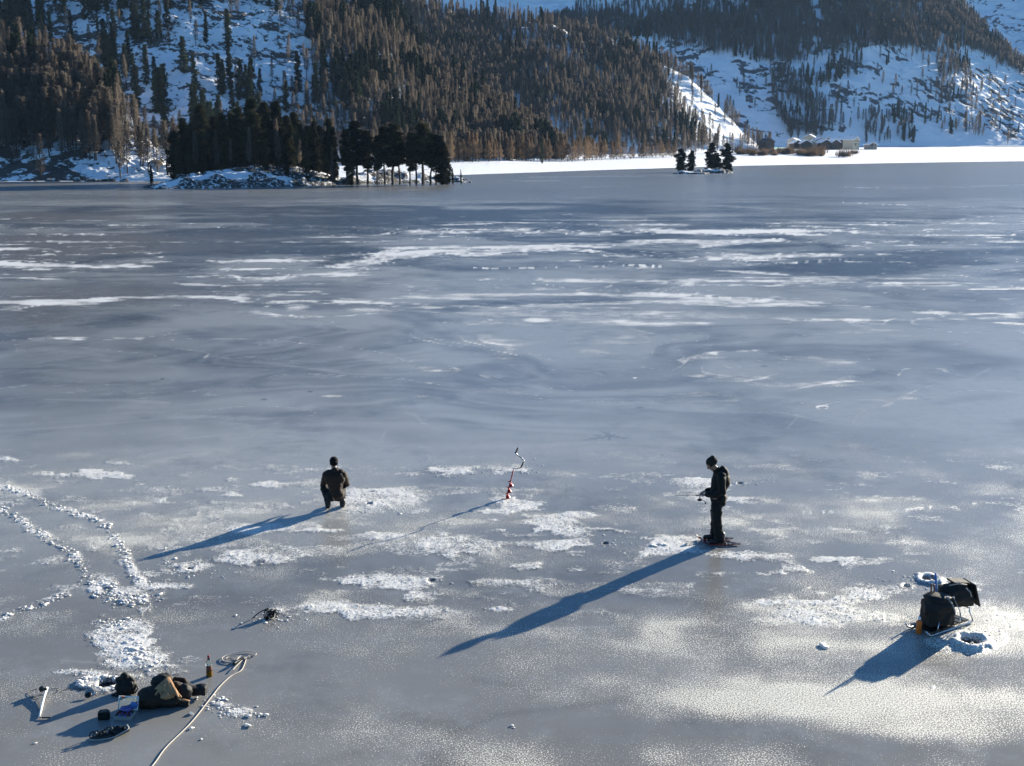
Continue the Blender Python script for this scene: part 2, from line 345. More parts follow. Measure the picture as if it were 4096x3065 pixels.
# rime grains, plus sun glitter painted in as flecks at lower right
rime_glint = 0.36 + 1.1*(fbm(GX*0.9, GY*0.9, 4, 81)-0.5)
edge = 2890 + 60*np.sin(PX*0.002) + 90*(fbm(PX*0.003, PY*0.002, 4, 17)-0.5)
rime_glint += .80*ss(1900, 3100, PX)*ss(2650, 2780, PY)*ss(edge+60, edge-20, PY)  # glare towards the sun, painted as denser pale flecks
rime_glint += 0.5*ss(2700, 3300, PX)*np.exp(-((PY-2440-20*0)/85)**2) + 0.25*ss(3350, 3900, PX)*np.exp(-((PY-2560)/150)**2)
rime_glint += 0.55*ss(800, 1500, PX)*np.exp(-((PY-2560)/140)**2)*0.6 + 0.5*ss(1900, 2080, PY)*ss(2300, 2150, PY)*0.5
rime_glint += 0.5*ell(2100, 3050, 1200, 160, .8, .3, 0, 3)
rime_glint += 0.55*np.clip(frost, 0, 1)*ss(1700, 1950, PY)
rime_glint -= 0.6*ss(1850, 1650, PY)
rime_glint = rime_glint*(.62+.76*fbm(GX*.5+3, GY*1.6, 4, 421))
brown = ss(1500, 200, PX)*ss(1800, 1300, PY)*ss(780, 900, PY)*(0.35+0.9*ss(0.4, 0.65, W2))*0.85  # reflection of the brown hill, painted into the ice colour on the left
tone += 0.10*ss(2700, 3000, PY)*ss(2200, 1200, PX)
brown = brown + .35*ss(2050, 2500, PY)
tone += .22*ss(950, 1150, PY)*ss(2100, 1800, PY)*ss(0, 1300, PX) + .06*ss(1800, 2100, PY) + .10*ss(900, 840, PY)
for k_, (yy_, w_) in enumerate(((700, 5), (718, 4), (733, 5), (762, 3))): frost += .42*np.exp(-((PY-yy_+(PX-1400)*.012-7*(fbm(PX*.003, PX*0+k_, 3, 5)-.5))/w_)**2)*ss(.42, .66, fbm(PX*.006+k_*9, PY*.05, 4, 61+k_))*ss(3400, 2400, PX)
# star-shaped thaw holes and round dark spots
for (cx, cy, hw, hh) in [(2440, 1745, 42, 9), (3055, 1465, 16, 4), (2560, 1630, 20, 4), (1055, 1598, 16, 4), (650, 1515, 12, 3), (2150, 1860, 6, 2), (1240, 1568, 12, 3), (2650, 1820, 5, 3)]:
    dx = (PX-cx)/hw; dy = (PY-cy)/hh; an = np.arctan2(dy, dx); d = np.sqrt(dx*dx+dy*dy)
    r = .6+ (1.6*np.abs(np.sin(an*3.5+cx))**14 + 1.5*np.abs(np.sin(an*1.5+1))**20 if hw > 30 else .4)
    tone = tone - (0.38 if hw > 30 else 0.6)*ss(1.25, 0.5, d/r); brown = brown*(1-ss(1.2, .7, d/r))
# hairline cracks
_rc = random.Random(12); CR = []
for _k in range(16):
    x_, y_ = _rc.uniform(0, 4096), _rc.uniform(1250, 2950); a_ = _rc.uniform(-.35, .35); L_ = _rc.uniform(60, 260)*(y_/2000); p_ = [(x_, y_)]
    for _j in range(_rc.choice([3, 3, 4])): a_ += _rc.uniform(-.25, .25); p_.append((p_[-1][0]+L_*math.cos(a_), p_[-1][1]-L_*.3*math.sin(a_)))
    CR.append(p_)
for pts in CR + [[(3150, 1712), (3180, 1680), (3205, 1655), (3218, 1620)], [(3860, 1528), (3900, 1505), (3960, 1475)], [(2440, 1385), (2500, 1360), (2570, 1340)], [(2280, 1440), (2325, 1418)],
            [(1520, 1825), (1515, 1780), (1540, 1730)], [(1700, 1700), (1660, 1660), (1620, 1650)], [(1150, 3065), (1750, 2960), (2000, 2860), (2500, 2800)]]:
    best = np.full(PX.shape, 1e9)
    for (x0, y0), (x1, y1) in zip(pts[:-1], pts[1:]):
        L2 = (x1-x0)**2+(y1-y0)**2; t = np.clip(((PX-x0)*(x1-x0)+(PY-y0)*(y1-y0))/L2, 0, 1)
        best = np.minimum(best, np.hypot(PX-x0-t*(x1-x0), PY-y0-t*(y1-y0)))
    if pts[0][1] > 3000 or len(pts) == 5: tone = tone - 0.16*np.exp(-(best/16)**2)
    else: tone = tone + 0.35*np.exp(-(best/3.5)**2)
frost = np.clip(frost, 0, 1.3)
nearm = ss(1700, 1850, PY)
GZ = 0.010*ss(0.35, 0.75, frost + 0.9*(WARP[2]-0.5))*nearm + 0.012*np.clip(thick-0.35, 0, 1)*ss(0.5, 0.75, fbm(GX*7, GY*7, 3, 91))*nearm
GZ += 0.02*(S2-0.5)*ss(2300, 1900, PY)*ss(610, 1200, PY)*0
# a few drilled holes through the ice (x, y, radius m)
HOLES = [(3718, 2318, .10, 1), (3880, 2566, .13, 1.3), (430, 2733, .12, .5), (2420, 2175, .05, .15), (1725, 2322, .05, .1), (760, 2275, .05, .1), (1478, 2018, .06, .2), (2960, 1935, .06, .3), (3625, 2345, .05, .2)]
for (hx, hy, r, ring) in HOLES:
    c = gp(hx, hy); d = np.hypot(GX-c.x, GY-c.y)*(1+.5*(fbm(GX*4, GY*4, 3, 233)-.5)); lump = .25+1.5*fbm(GX*6, GY*6, 3, 231)
    GZ = GZ + .05*ring*np.exp(-((d-r*2.0)/(r*0.75))**2)*lump
    frost = np.maximum(frost, min(1, ring)*1.0*np.exp(-((d-r*2.0)/(r*.9))**2)*lump)
    inner = ss(r*1.15, r*0.9, d); frost = frost*(1-inner); tone = tone*(1-inner)-0.3*inner; rime_glint = rime_glint*(1-inner)-inner; GZ = GZ*(1-inner)-0.12*inner
GZ += .006*(fbm(GX*9, GY*9, 3, 241)-.5)*ss(.3, .6, frost)*nearm
lake_me = mesh_np('frozen_lake', np.stack([GX, GY, GZ], -1).reshape(-1, 3), grid_faces(*GX.shape)[:, ::-1], M['ice'], True)
attr(lake_me, 'frost', frost); attr(lake_me, 'tone', np.clip(tone, 0, 1)); attr(lake_me, 'rime_glint', np.clip(rime_glint, -.5, 1.25)); attr(lake_me, 'brown', np.clip(brown, 0, 1))
tag(link('frozen_lake', lake_me), 'grey blue lake ice with white frost patches and swirls', kind='structure')
vv = np.array([(-2600, -300, -.15), (2600, -300, -.15), (2600, 3600, -.15), (-2600, 3600, -.15)])
om = mesh_np('lake_ice_beyond', vv, np.array([[0, 1, 2, 3]]), M['ice'])
for n_, v_ in (('frost', 0), ('tone', .35), ('rime_glint', .1), ('brown', 0)): attr(om, n_, np.full(4, v_))
tag(link('lake_ice', om), 'even grey ice reaching out past the near lake surface', kind='structure')

# ------------------------------------------------------------------ hills
class Layer: pass
LAYERS = {}
def layer(name, base, crest, na, nt_, seed, amp, mat, label, rockf, profile=lambda t: t, back=120, zbase=0.0, obj_name=None, a0=None, a1=None):
    """base/crest: list of (photo x, photo y, depth) ; a hillside between a foot line and a crest line, falling away behind"""
    L = Layer()
    def conv(pts):
        A, D, Z = [], [], []
        for (x, y, d) in pts:
            if d is None: p = gp(x, y)
            else: p = dp(x, y, d)
            A.append(p.x/p.y); D.append(p.y); Z.append(p.z)
        return np.array(A), np.array(D), np.array(Z)
    L.b = conv(base); L.c = conv(crest)
    lo = max(L.b[0].min(), L.c[0].min()); hi = min(L.b[0].max(), L.c[0].max())
    A = np.linspace(lo, hi, na)
    T = np.concatenate([np.linspace(-0.06, 1.0, nt_), 1+np.linspace(0.01, 1, 14)])
    def surf(A, T):
        D0 = np.interp(A, L.b[0], L.b[1]); Z0 = np.interp(A, L.b[0], L.b[2]); D1 = np.interp(A, L.c[0], L.c[1]); Z1 = np.interp(A, L.c[0], L.c[2])
        tt = np.clip(T, 0, 1); tb = np.clip(T-1, 0, 1)
        Y = D0+(D1-D0)*np.where(T < 0, T, tt) + back*tb; Z = Z0+(Z1-Z0)*profile(tt) - tb*tb*back*0.9 + np.where(T < 0, T*14-0.4, 0); X = A*Y
        k = np.clip(tt*6, 0, 1)
        ds = np.minimum(1, (Z1-Z0)/25.0)
        big = (fbm(X*0.012+seed, Z*0.016+Y*0.004, 4, seed)-0.5)
        mid = (fbm(X*0.06, (Y+Z)*0.05, 4, seed+9)-0.5)
        w1, w2, cid = worley(X*0.22+seed+1.5*mid, (Y*0.7+Z*0.7)*0.20, seed+3)
        zone = fbm(X*0.03, (Y+Z)*0.026, 4, seed+19)
        rk = rockf(X, Y, Z, A, tt, zone)
        step = np.floor(cid*3)/3*np.clip(rk, 0, 1)
        Z = Z + k*ds*(big*amp + mid*amp*0.32) + k*np.clip(rk, 0, 1)*(1.0*step*ss(0.02, 0.45, w2-w1) - 0.5 + 3.4*(fbm(X*.16, (Y+Z)*.16, 4, seed+5, .6)-.5))
        Y = Y + k*ds*big*amp*0.8
        rock = np.clip(rk, 0, 1)*(0.44*ds+0.75*(fbm(X*.11, (Y+Z)*.11, 4, seed+4, .6)-.5)*2+0.12*cid)
        return X, Y, Z, rock
    L.surf = surf; L.lo, L.hi = lo, hi
    TT, AA = np.meshgrid(T, A, indexing='ij')
    X, Y, Z, rock = surf(AA, TT)
    me = mesh_np(name, np.stack([X, Y, Z], -1).reshape(-1, 3), grid_faces(*X.shape), mat, True)
    attr(me, 'rock', rock)
    o = link(obj_name or name, me); tag(o, label, kind='structure')
    LAYERS[name] = L
    return L
HS = []
# foot line left to right, crest line left to right; photo coordinates with a depth in metres
layer('left_spur', [(-500, 718, 318), (640, 716, 318), (760, 716, 320)],
      [(-500, 60, 430), (0, 215, 410), (200, 275, 400), (400, 385, 388), (520, 470, 375), (600, 560, 356), (660, 640, 340), (760, 714, 322)],
      420, 150, 3, 5, M['slope'], 'snowy rocky spur with brown larches at the left shore', lambda X, Y, Z, A, t, z: 0.55+0.6*ss(0.40, 0.60, z), back=60, obj_name='hill')
layer('west_hill', [(-600, 690, 420), (800, 680, 440), (1500, 660, 500), (2000, 640, 590), (2260, 635, 640)],
      [(-600, -520, 760), (600, -480, 760), (1100, -330, 740), (1350, -160, 720), (1590, 70, 690), (1680, 235, 680), (1869, 340, 670), (1951, 405, 665), (2109, 510, 660), (2190, 590, 655), (2260, 632, 650)],
      560, 300, 13, 14, M['slope'], 'steep rocky snow slope with dark pines and larches', lambda X, Y, Z, A, t, z: 0.80+.4*ss(0.42, 0.58, z)*np.where(A < -0.12, 1, .3), back=150, obj_name='hill')
layer('middle_hill', [(1300, 630, 720), (2200, 622, 780), (2700, 612, 880), (3080, 600, 1010)],
      [(1300, -140, 980), (1560, 30, 1000), (1850, 72, 1010), (2100, 100, 1020), (2300, 128, 1030), (2500, 180, 1040), (2640, 250, 1040), (2740, 315, 1040), (2850, 400, 1040), (2950, 500, 1035), (3030, 575, 1025), (3080, 598, 1015)],
      480, 230, 29, 20, M['slope'], 'larch covered hill with a bright snow flank on its right', lambda X, Y, Z, A, t, z: 0.28+0.6*ss(0.45, 0.60, z)*np.where(A > 0.14, .3, 1), back=160, obj_name='hill')
layer('right_mountain', [(2000, 600, 1150), (2900, 588, 1180), (3300, 584, 1210), (4096, 582, 1340), (4900, 580, 1400)],
      [(2000, 150, 1620), (2250, 65, 1640), (2400, -60, 1660), (2700, -300, 1680), (3500, -360, 1680), (3700, -120, 1640), (3800, -30, 1640), (3950, 130, 1620), (4096, 260, 1600), (4400, 420, 1580), (4900, 480, 1560)],
      560, 300, 41, 15, M['far_slope'], 'blue shaded snow mountainside above the hamlet', lambda X, Y, Z, A, t, z: 0.42+0.85*ss(0.46, 0.60, z)*ss(0.98, .6, t)*ss(0.0, .10, t), back=300, obj_name='mountain', profile=lambda t: t**1.0)
layer('far_ridge', [(900, 500, 2100), (2048, 420, 2300), (3500, 400, 2300), (5200, 400, 2200)],
      [(900, -420, 3300), (2048, -260, 3300), (3000, -420, 3300), (5200, -420, 3100)],
      420, 200, 53, 60, M['far_slope'], 'distant high snow slope under the top of the frame', lambda X, Y, Z, A, t, z: np.where(A > 0.3, .95*ss(.42, .6, z), 0.0), back=500, obj_name='mountain')
SHORE = [(-600, 730, None), (560, 726, None), (640, 722, None), (1000, 716, None), (1500, 708, None), (1850, 700, None), (2150, 690, None), (2600, 675, None), (2950, 664, None), (3400, 656, None), (4096, 645, None), (4900, 642, None)]
layer('shore_plain', SHORE, [(-600, 690, 445), (640, 690, 445), (1000, 672, 470), (1500, 655, 520), (2000, 636, 610), (2300, 622, 790), (2700, 611, 890), (3080, 598, 1030), (3250, 584, 1230), (4096, 580, 1380), (4900, 579, 1450)],
      500, 90, 67, 1.2, M['plain'], 'sunlit snow plain along the far lake shore', lambda X, Y, Z, A, t, z: 0.0*z, back=60, obj_name='snow_plain', profile=lambda t: t**0.9)

#==PART_TREES==
rng = random.Random(7)
nrg = np.random.default_rng(5)
def tri_cloud(P, dirs, length, width, up=None):
    """thin leaf/twig triangles at P pointing along dirs"""
    n = len(P); d = dirs/np.linalg.norm(dirs, axis=1, keepdims=True)
    r = nrg.normal(size=(n, 3)); s = np.cross(d, r); s /= np.linalg.norm(s, axis=1, keepdims=True)+1e-9
    length = np.broadcast_to(length, (n,))[:, None]; width = np.broadcast_to(width, (n,))[:, None]
    a = P - s*width*.5; b = P + s*width*.5; c = P + d*length
    V = np.stack([a, b, c], 1).reshape(-1, 3); F = np.arange(3*n).reshape(-1, 3)
    return V, F
def tube(pts, rad, n=6, cap=True):
    """tapered tube through pts; returns V,F(quads) lists"""
    V = []; F = []
    pts = [Vector(p) for p in pts]
    for i, p in enumerate(pts):
        t = (pts[min(i+1, len(pts)-1)]-pts[max(i-1, 0)]).normalized()
        x = t.orthogonal().normalized() if i == 0 else (x - t*x.dot(t)).normalized()
        y = t.cross(x); r = rad[i] if hasattr(rad, '__len__') else rad
        for k in range(n):
            an = 2*math.pi*k/n; V.append(p + (x*math.cos(an)+y*math.sin(an))*r)
    for i in range(len(pts)-1):
        for k in range(n):
            k2 = (k+1) % n; F.append((i*n+k, i*n+k2, (i+1)*n+k2, (i+1)*n+k))
    if cap:
        F.append(tuple(range(n))[::-1]); F.append(tuple((len(pts)-1)*n+k for k in range(n)))
    return V, F
class MB:
    """collects shapes into one mesh"""
    def __init__(s): s.V = []; s.F = []
    def add(s, V, F):
        k = len(s.V); s.V += [Vector(v) for v in V]; s.F += [tuple(i+k for i in f) for f in F]; return s
    def tube(s, pts, rad, n=8, cap=True): return s.add(*tube(pts, rad, n, cap))
    def box(s, c, d, rot=None, taper=1.0):
        V = []
        for sz in (-1, 1):
            for sx, sy in ((-1, -1), (1, -1), (1, 1), (-1, 1)):
                k = taper if sz > 0 else 1
                v = Vector((sx*d[0]/2*k, sy*d[1]/2*k, sz*d[2]/2))
                if rot is not None: v = rot @ v
                V.append(v+Vector(c))
        return s.add(V, [(3, 2, 1, 0), (4, 5, 6, 7), (0, 1, 5, 4), (1, 2, 6, 5), (2, 3, 7, 6), (3, 0, 4, 7)])
    def blob(s, c, d, seed=0, sub=2, rough=.15, rot=None):
        bm = bmesh.new(); bmesh.ops.create_icosphere(bm, subdivisions=sub, radius=1.0)
        rr = random.Random(seed); ph = [rr.uniform(0, 6) for _ in range(6)]
        V = []
        for v in bm.verts:
            p = v.co; k = 1+rough*(math.sin(p.x*3+ph[0])+math.sin(p.y*3.4+ph[1])+math.sin(p.z*3.1+ph[2])+.6*math.sin(p.x*7+p.y*5+ph[3])+.6*math.sin(p.z*8+p.y*6+ph[4]))/2
            q = Vector((p.x*d[0]*k, p.y*d[1]*k, p.z*d[2]*k))
            if rot is not None: q = rot @ q
            V.append(q+Vector(c))
        F = [tuple(v.index for v in f.verts) for f in bm.faces]; bm.free()
        return s.add(V, F)
    def lathe(s, prof, n=16, c=(0, 0, 0), rot=None):
        V = []; F = []
        for (r, z) in prof:
            for k in range(n):
                v = Vector((r*math.cos(2*math.pi*k/n), r*math.sin(2*math.pi*k/n), z))
                if rot is not None: v = rot @ v
                V.append(v+Vector(c))
        for i in range(len(prof)-1):
            for k in range(n): k2 = (k+1) % n; F.append((i*n+k, i*n+k2, (i+1)*n+k2, (i+1)*n+k))
        F.append(tuple(range(n))[::-1]); F.append(tuple((len(prof)-1)*n+k for k in range(n)))
        return s.add(V, F)
    def mesh(s, name, mat=None, smooth=False, bevel=0):
        me = bpy.data.meshes.new(name); me.from_pydata([tuple(v) for v in s.V], [], s.F)
        if bevel:
            bm = bmesh.new(); bm.from_mesh(me); bmesh.ops.bevel(bm, geom=[e for e in bm.edges], offset=bevel, segments=2, affect='EDGES', clamp_overlap=True); bm.to_mesh(me); bm.free()
        if smooth: me.polygons.foreach_set('use_smooth', np.ones(len(me.polygons), dtype=bool))
        me.update()
        if mat: me.materials.append(mat)
        return me
    def build(s, name, mat=None, parent=None, smooth=False, bevel=0):
        return link(name, s.mesh(name, mat, smooth, bevel), None, parent)

def larch_mesh(seed, H=10.0, wid=1.55, n=1050, low=0.16, mat='larch'):
    """crown: feathery cone of bare twigs; heights normalised to H metres"""
    g = np.random.default_rng(seed)
    t = low+(1-low)*g.random(n)**0.85
    prof = wid*1.2*(1-t)**1.05*(0.3+0.7*ss(low-.02, low+.3, t)) + 0.06
    lob = 1+0.28*np.sin(t*23+seed)+0.15*g.normal(size=n)
    r = prof*lob*g.random(n)**0.45; an = g.random(n)*2*math.pi
    P = np.stack([r*np.cos(an), r*np.sin(an), t*H + 0.10*r], 1)
    d = np.stack([np.cos(an), np.sin(an), 0.35+0.5*g.normal(size=n)], 1)
    V, F = tri_cloud(P, d, 0.30+0.42*g.random(n), 0.075+0.075*g.random(n))
    return mesh_np('larch_crown', V, F, M[mat])
def pine_mesh(seed, H=10.0, wid=1.5, n=2200, low=0.08, mat='pine', shape='cone', clumps=46):
    g = np.random.default_rng(seed)
    tc = low+(1-low)*(np.arange(clumps)+g.random(clumps))/clumps
    if shape == 'cone': pr = wid*1.1*(1.03-tc)**0.85*ss(low-.1, low+.15, tc)
    else: pr = wid*(0.50+0.50*np.sin(np.clip((tc-low)/(1-low), 0, 1)*2.7))*(0.6+0.7*g.random(clumps))*ss(1.10, .62, tc)
    ac = g.random(clumps)*6.28*1.0+np.arange(clumps)*2.4; rc = pr*(0.25+0.6*g.random(clumps))
    C = np.stack([rc*np.cos(ac), rc*np.sin(ac), tc*H], 1); cs = (0.34+0.35*g.random(clumps))*wid*0.60*np.where(tc > .8, .65, 1)
    k = g.integers(0, clumps, n); o = g.normal(size=(n, 3)); o /= np.linalg.norm(o, axis=1, keepdims=True)
    P = C[k]+o*cs[k][:, None]*np.array([1, 1, .55])*(g.random(n)**.4)[:, None]
    P[:, 2] = np.clip(P[:, 2], 0.02*H, H*1.02)
    V, F = tri_cloud(P, o+np.array([0, 0, .35]), 0.26+0.28*g.random(n), 0.17+0.15*g.random(n))
    return mesh_np('pine_crown', V, F, M[mat])
def trunk_mesh(H, r, seed, top=.9, limbs=5, l0=.3):
    g = random.Random(seed); mb = MB()
    pts = [(g.uniform(-.06, .06)*i, g.uniform(-.06, .06)*i, H*top*i/5) for i in range(6)]
    mb.tube(pts, [r*(1-.85*i/5) for i in range(6)], 6)
    for k in range(limbs):
        z = H*(l0+(top-l0-.1)*k/limbs); a = g.uniform(0, 6.28); l = g.uniform(.6, 1.3)
        mb.tube([(0, 0, z), (math.cos(a)*l, math.sin(a)*l, z+.25*l)], [r*.25, r*.08], 4)
    return mb.mesh('trunk', M['bark'])
NV = 5
LARCH = [(larch_mesh(100+i, low=(.12, .2, .25, .15, .3)[i], wid=(1.35, 1.1, 1.5, 1.0, 1.25)[i]), trunk_mesh(10, .16, i)) for i in range(NV)]
SHLARCH = [(larch_mesh(150+i, low=.1, wid=(2.5, 2.1, 2.8, 2.3, 1.9)[i], n=2600, mat='shore_larch'), trunk_mesh(10, .2, 10+i)) for i in range(NV)]
PINE = [(pine_mesh(200+i, wid=(1.45, 1.2, 1.6, 1.3, 1.05)[i], low=.05), trunk_mesh(10, .2, 20+i)) for i in range(NV)]
AROLLA = [(pine_mesh(300+i, wid=(1.6, 1.35, 1.8, 1.5, 1.3)[i], low=(.08, .05, .1, .06, .04)[i], n=6000, mat='arolla', shape='col', clumps=60), trunk_mesh(10, .2, 30+i)) for i in range(NV)]
BARE = [(pine_mesh(400+i, wid=(1.5, 1.2, 1.6)[i % 3], low=(.38, .3, .45, .42, .34)[i], n=3800, mat='arolla', shape='col', clumps=34), trunk_mesh(10, .16, 40+i, limbs=12, l0=.2)) for i in range(NV)]
TREES = 0
def tree(kind, fam, loc, h, wscale, label, cat, group, split=True):
    global TREES; TREES += 1
    i = rng.randrange(NV)
    s = h/10.0
    e = empty(kind, loc, rng.uniform(0, 6.28)); e.scale = (s*wscale, s*wscale, s); tag(e, label, cat, group)
    e.rotation_euler[0] = rng.uniform(-.04, .04); e.rotation_euler[1] = rng.uniform(-.04, .04)
    t = link('trunk', fam[i][1], None, e); c = link('crown', fam[i][0], None, e)
    return e
def inpoly(x, y, poly):
    c = np.zeros(np.shape(x), bool); j = len(poly)-1
    for i in range(len(poly)):
        (x0, y0), (x1, y1) = poly[i], poly[j]
        cond = ((y0 > y) != (y1 > y)) & (x < (x1-x0)*(y-y0)/((y1-y0) or 1e-9)+x0); c ^= cond; j = i
    return c
cand = []                  # (species, x, y, z, height, wscale, region, projected size)
def scatter(lname, n, dens, hfun, region, seed, tmax=.995):
    g = np.random.default_rng(seed); L = LAYERS[lname]
    A = g.uniform(max(L.lo, -.5), min(L.hi, .5), n); T = g.uniform(0.0, tmax, n)
    X, Y, Z, rk = L.surf(A, T); px, py = pix(X, Y, Z)
    D, sp = dens(px, py, A, T, X, Y, Z, g)
    keep = (g.random(n) < D) & (px > -60) & (px < 4160) & (py > -150)
    for i in np.nonzero(keep)[0]:
        h = hfun(sp[i], g)*(0.75+0.5*g.random())
        cand.append((int(sp[i]), X[i], Y[i], Z[i]-.3, h, 0.75+0.5*g.random(), region, h/Y[i]))
def d_spur(px, py, A, T, X, Y, Z, g):
    zone = fbm(X*.03, Y*.03+Z*.03, 3, 501)
    D = (.25+.5*ss(.4, .55, zone))*ss(670, 570, py) + .03*(py > 600)
    D = np.where((px > 480) & (py > 400), .06, D)
    sp = np.where(fbm(X*.05, Z*.06, 3, 77) + .25*ss(300, 0, px)*0 > .62, 1, 0)
    return D, sp
scatter('left_spur', 1900, d_spur, lambda s, g: 13 if s else 12, 'spur', 1)
def d_west(px, py, A, T, X, Y, Z, g):
    n1 = fbm(X*.016, (Y+Z)*.012, 4, 601); n2 = fbm(X*.06, (Y+Z)*.05, 3, 611)
    left = px < 1100 - (py-200)*0.1 + 0*n1
    Dl = np.clip(0.05+.50*ss(.42, .56, n1)*ss(.35, .55, n2), 0, 1)*.7
    Dr = 0.62*ss(.28, .62, n1+.25*(n2))*(.35+.65*ss(1150, 1350, px))
    D = np.where(left, Dl, Dr)
    
    sp = np.where(left, np.where(n2+.3*(g.random(len(px))-.5) > .40, 1, 0), np.where(n2 > .66, 1, 0))
    return D, sp
scatter('west_hill', 9500, d_west, lambda s, g: 15.5 if s else 11.5, 'west', 2)
def d_mid(px, py, A, T, X, Y, Z, g):
    n1 = fbm(X*.018, (Y+Z)*.014, 4, 701); n2 = fbm(X*.05, (Y+Z)*.04, 3, 711)
    D = .30+.50*ss(.36, .54, n1)
    edge = np.interp(py, [150, 240, 320, 450, 600], [2600, 2655, 2680, 2740, 2830])                                    # bare snow flank right of this line
    fl = ss(edge+60, edge-90, px)
    D = np.where(px > edge-60, .025 + D*fl*.8, D)
    D = np.where((py > 330) & (px > 2560), D*.75, D)
    D = np.where((T > .975) & (px > 2600) & (px < 2960), .75, D)
    sp = np.where((n2 > .70), 1, 0)
    return D, sp
scatter('middle_hill', 14000, d_mid, lambda s, g: 14.5 if s else 12.5, 'mid', 3)
def d_right(px, py, A, T, X, Y, Z, g):
    n1 = fbm(X*.008, (Y+Z)*.008, 4, 801); n2 = fbm(X*.03, (Y+Z)*.02, 3, 811)
    line = np.interp(px, [2000, 2700, 2900, 3100, 3300, 3450, 3700, 3950, 4200], [140, 190, 210, 250, 200, 185, 200, 230, 320])
    D = ss(line+40, line-30, py + 160*(n1-.5))*.97
    D = np.where((py < 70) & (px < 3000), D*.35*ss(2200, 2900, px)+.1, D)
    gap = inpoly(px, py, [(3200, -100), (3240, -100), (3300, 110), (3270, 120)]); D = np.where(gap, .1, D)
    cl = inpoly(px, py, [(3080, 300), (3160, 300), (3270, 420), (3290, 560), (3160, 560), (3090, 430)]); D = np.where(cl, .5, D)
    cl = inpoly(px, py, [(3260, 400), (3370, 400), (3370, 540), (3280, 540)]); D = np.where(cl, .26, D)
    cl = inpoly(px, py, [(3430, 470), (3650, 450), (3660, 575), (3450, 575)]); D = np.where(cl, .26, D)
    cl = inpoly(px, py, [(3750, 470), (3940, 480), (3940, 545), (3760, 540)]); D = np.where(cl, .13, D)
    cl = inpoly(px, py, [(3750, 150), (3850, 150), (3900, 400), (3740, 420)]); D = np.where(cl, .22, D)
    D = np.where((D < .08), .014, D)
    D = np.where((py > 205) & (py < 560) & (px > 3030) & (px < 3450) & (n2 > .62), .2, D)
    sp = np.where(n2+.2*(g.random(len(px))-.5) > .66, 1, 0)
    return D, sp
scatter('right_mountain', 32000, d_right, lambda s, g: 12.5 if s else 13, 'right', 4)
cand.sort(key=lambda c: -c[7])
LBL = {('spur', 0): ('brown larch on the left shore spur', 'larches on the left shore spur'),
       ('spur', 1): ('dark conifer on the left shore spur', 'dark conifers on the left shore spur'),
       ('west', 0): ('brown larch on the slope behind the island', 'larches on the slope behind the island'),
       ('west', 1): ('dark pine on the rocky slope behind the island', 'pines on the rocky slope behind the island'),
       ('mid', 0): ('small brown larch on the forested middle hill above the shore', 'larches on the middle hill'),
       ('mid', 1): ('dark conifer standing out among larches of the middle hill', 'dark conifers on the middle hill'),
       ('right', 0): ('small bluish brown larch on the shaded right mountainside', 'larches on the right mountainside'),
       ('right', 1): ('small dark conifer on the shaded snowy right mountainside', 'conifers on the right mountainside')}
lim = {0: 265, 1: 245}; cnt = {0: 0, 1: 0}; rest = {0: [], 1: []}
for c in cand:
    sp = c[0]
    if cnt[sp] < lim[sp]:
        cnt[sp] += 1; lb, gr = LBL[(c[6], sp)]; px_, py_ = pix(c[1], c[2], c[3])
        bandx = {'spur': ((230, 'far left'), (430, 'middle'), (9e9, 'right')), 'west': ((300, 'far left'), (620, 'left'), (1000, 'centre left'), (9e9, 'right'))}.get(c[6], ((2100, 'left'), (9e9, 'right')))
        bandy = ((180, 'top'), (330, 'upper'), (480, 'lower'), (9e9, 'foot'))
        bx = [n_ for lim_, n_ in bandx if px_ < lim_][0]; by = [n_ for lim_, n_ in bandy if py_ < lim_][0]
        lb = lb + ', %s %s' % (bx, 'at the foot' if by == 'foot' else by + ' part'); gr = gr + ', ' + bx + ' ' + by
        tree('pine_tree' if sp else 'larch_tree', PINE if sp else LARCH, (c[1], c[2], c[3]), c[4], c[5], lb, 'pine tree' if sp else 'larch tree', gr)
    else: rest[sp].append(c)
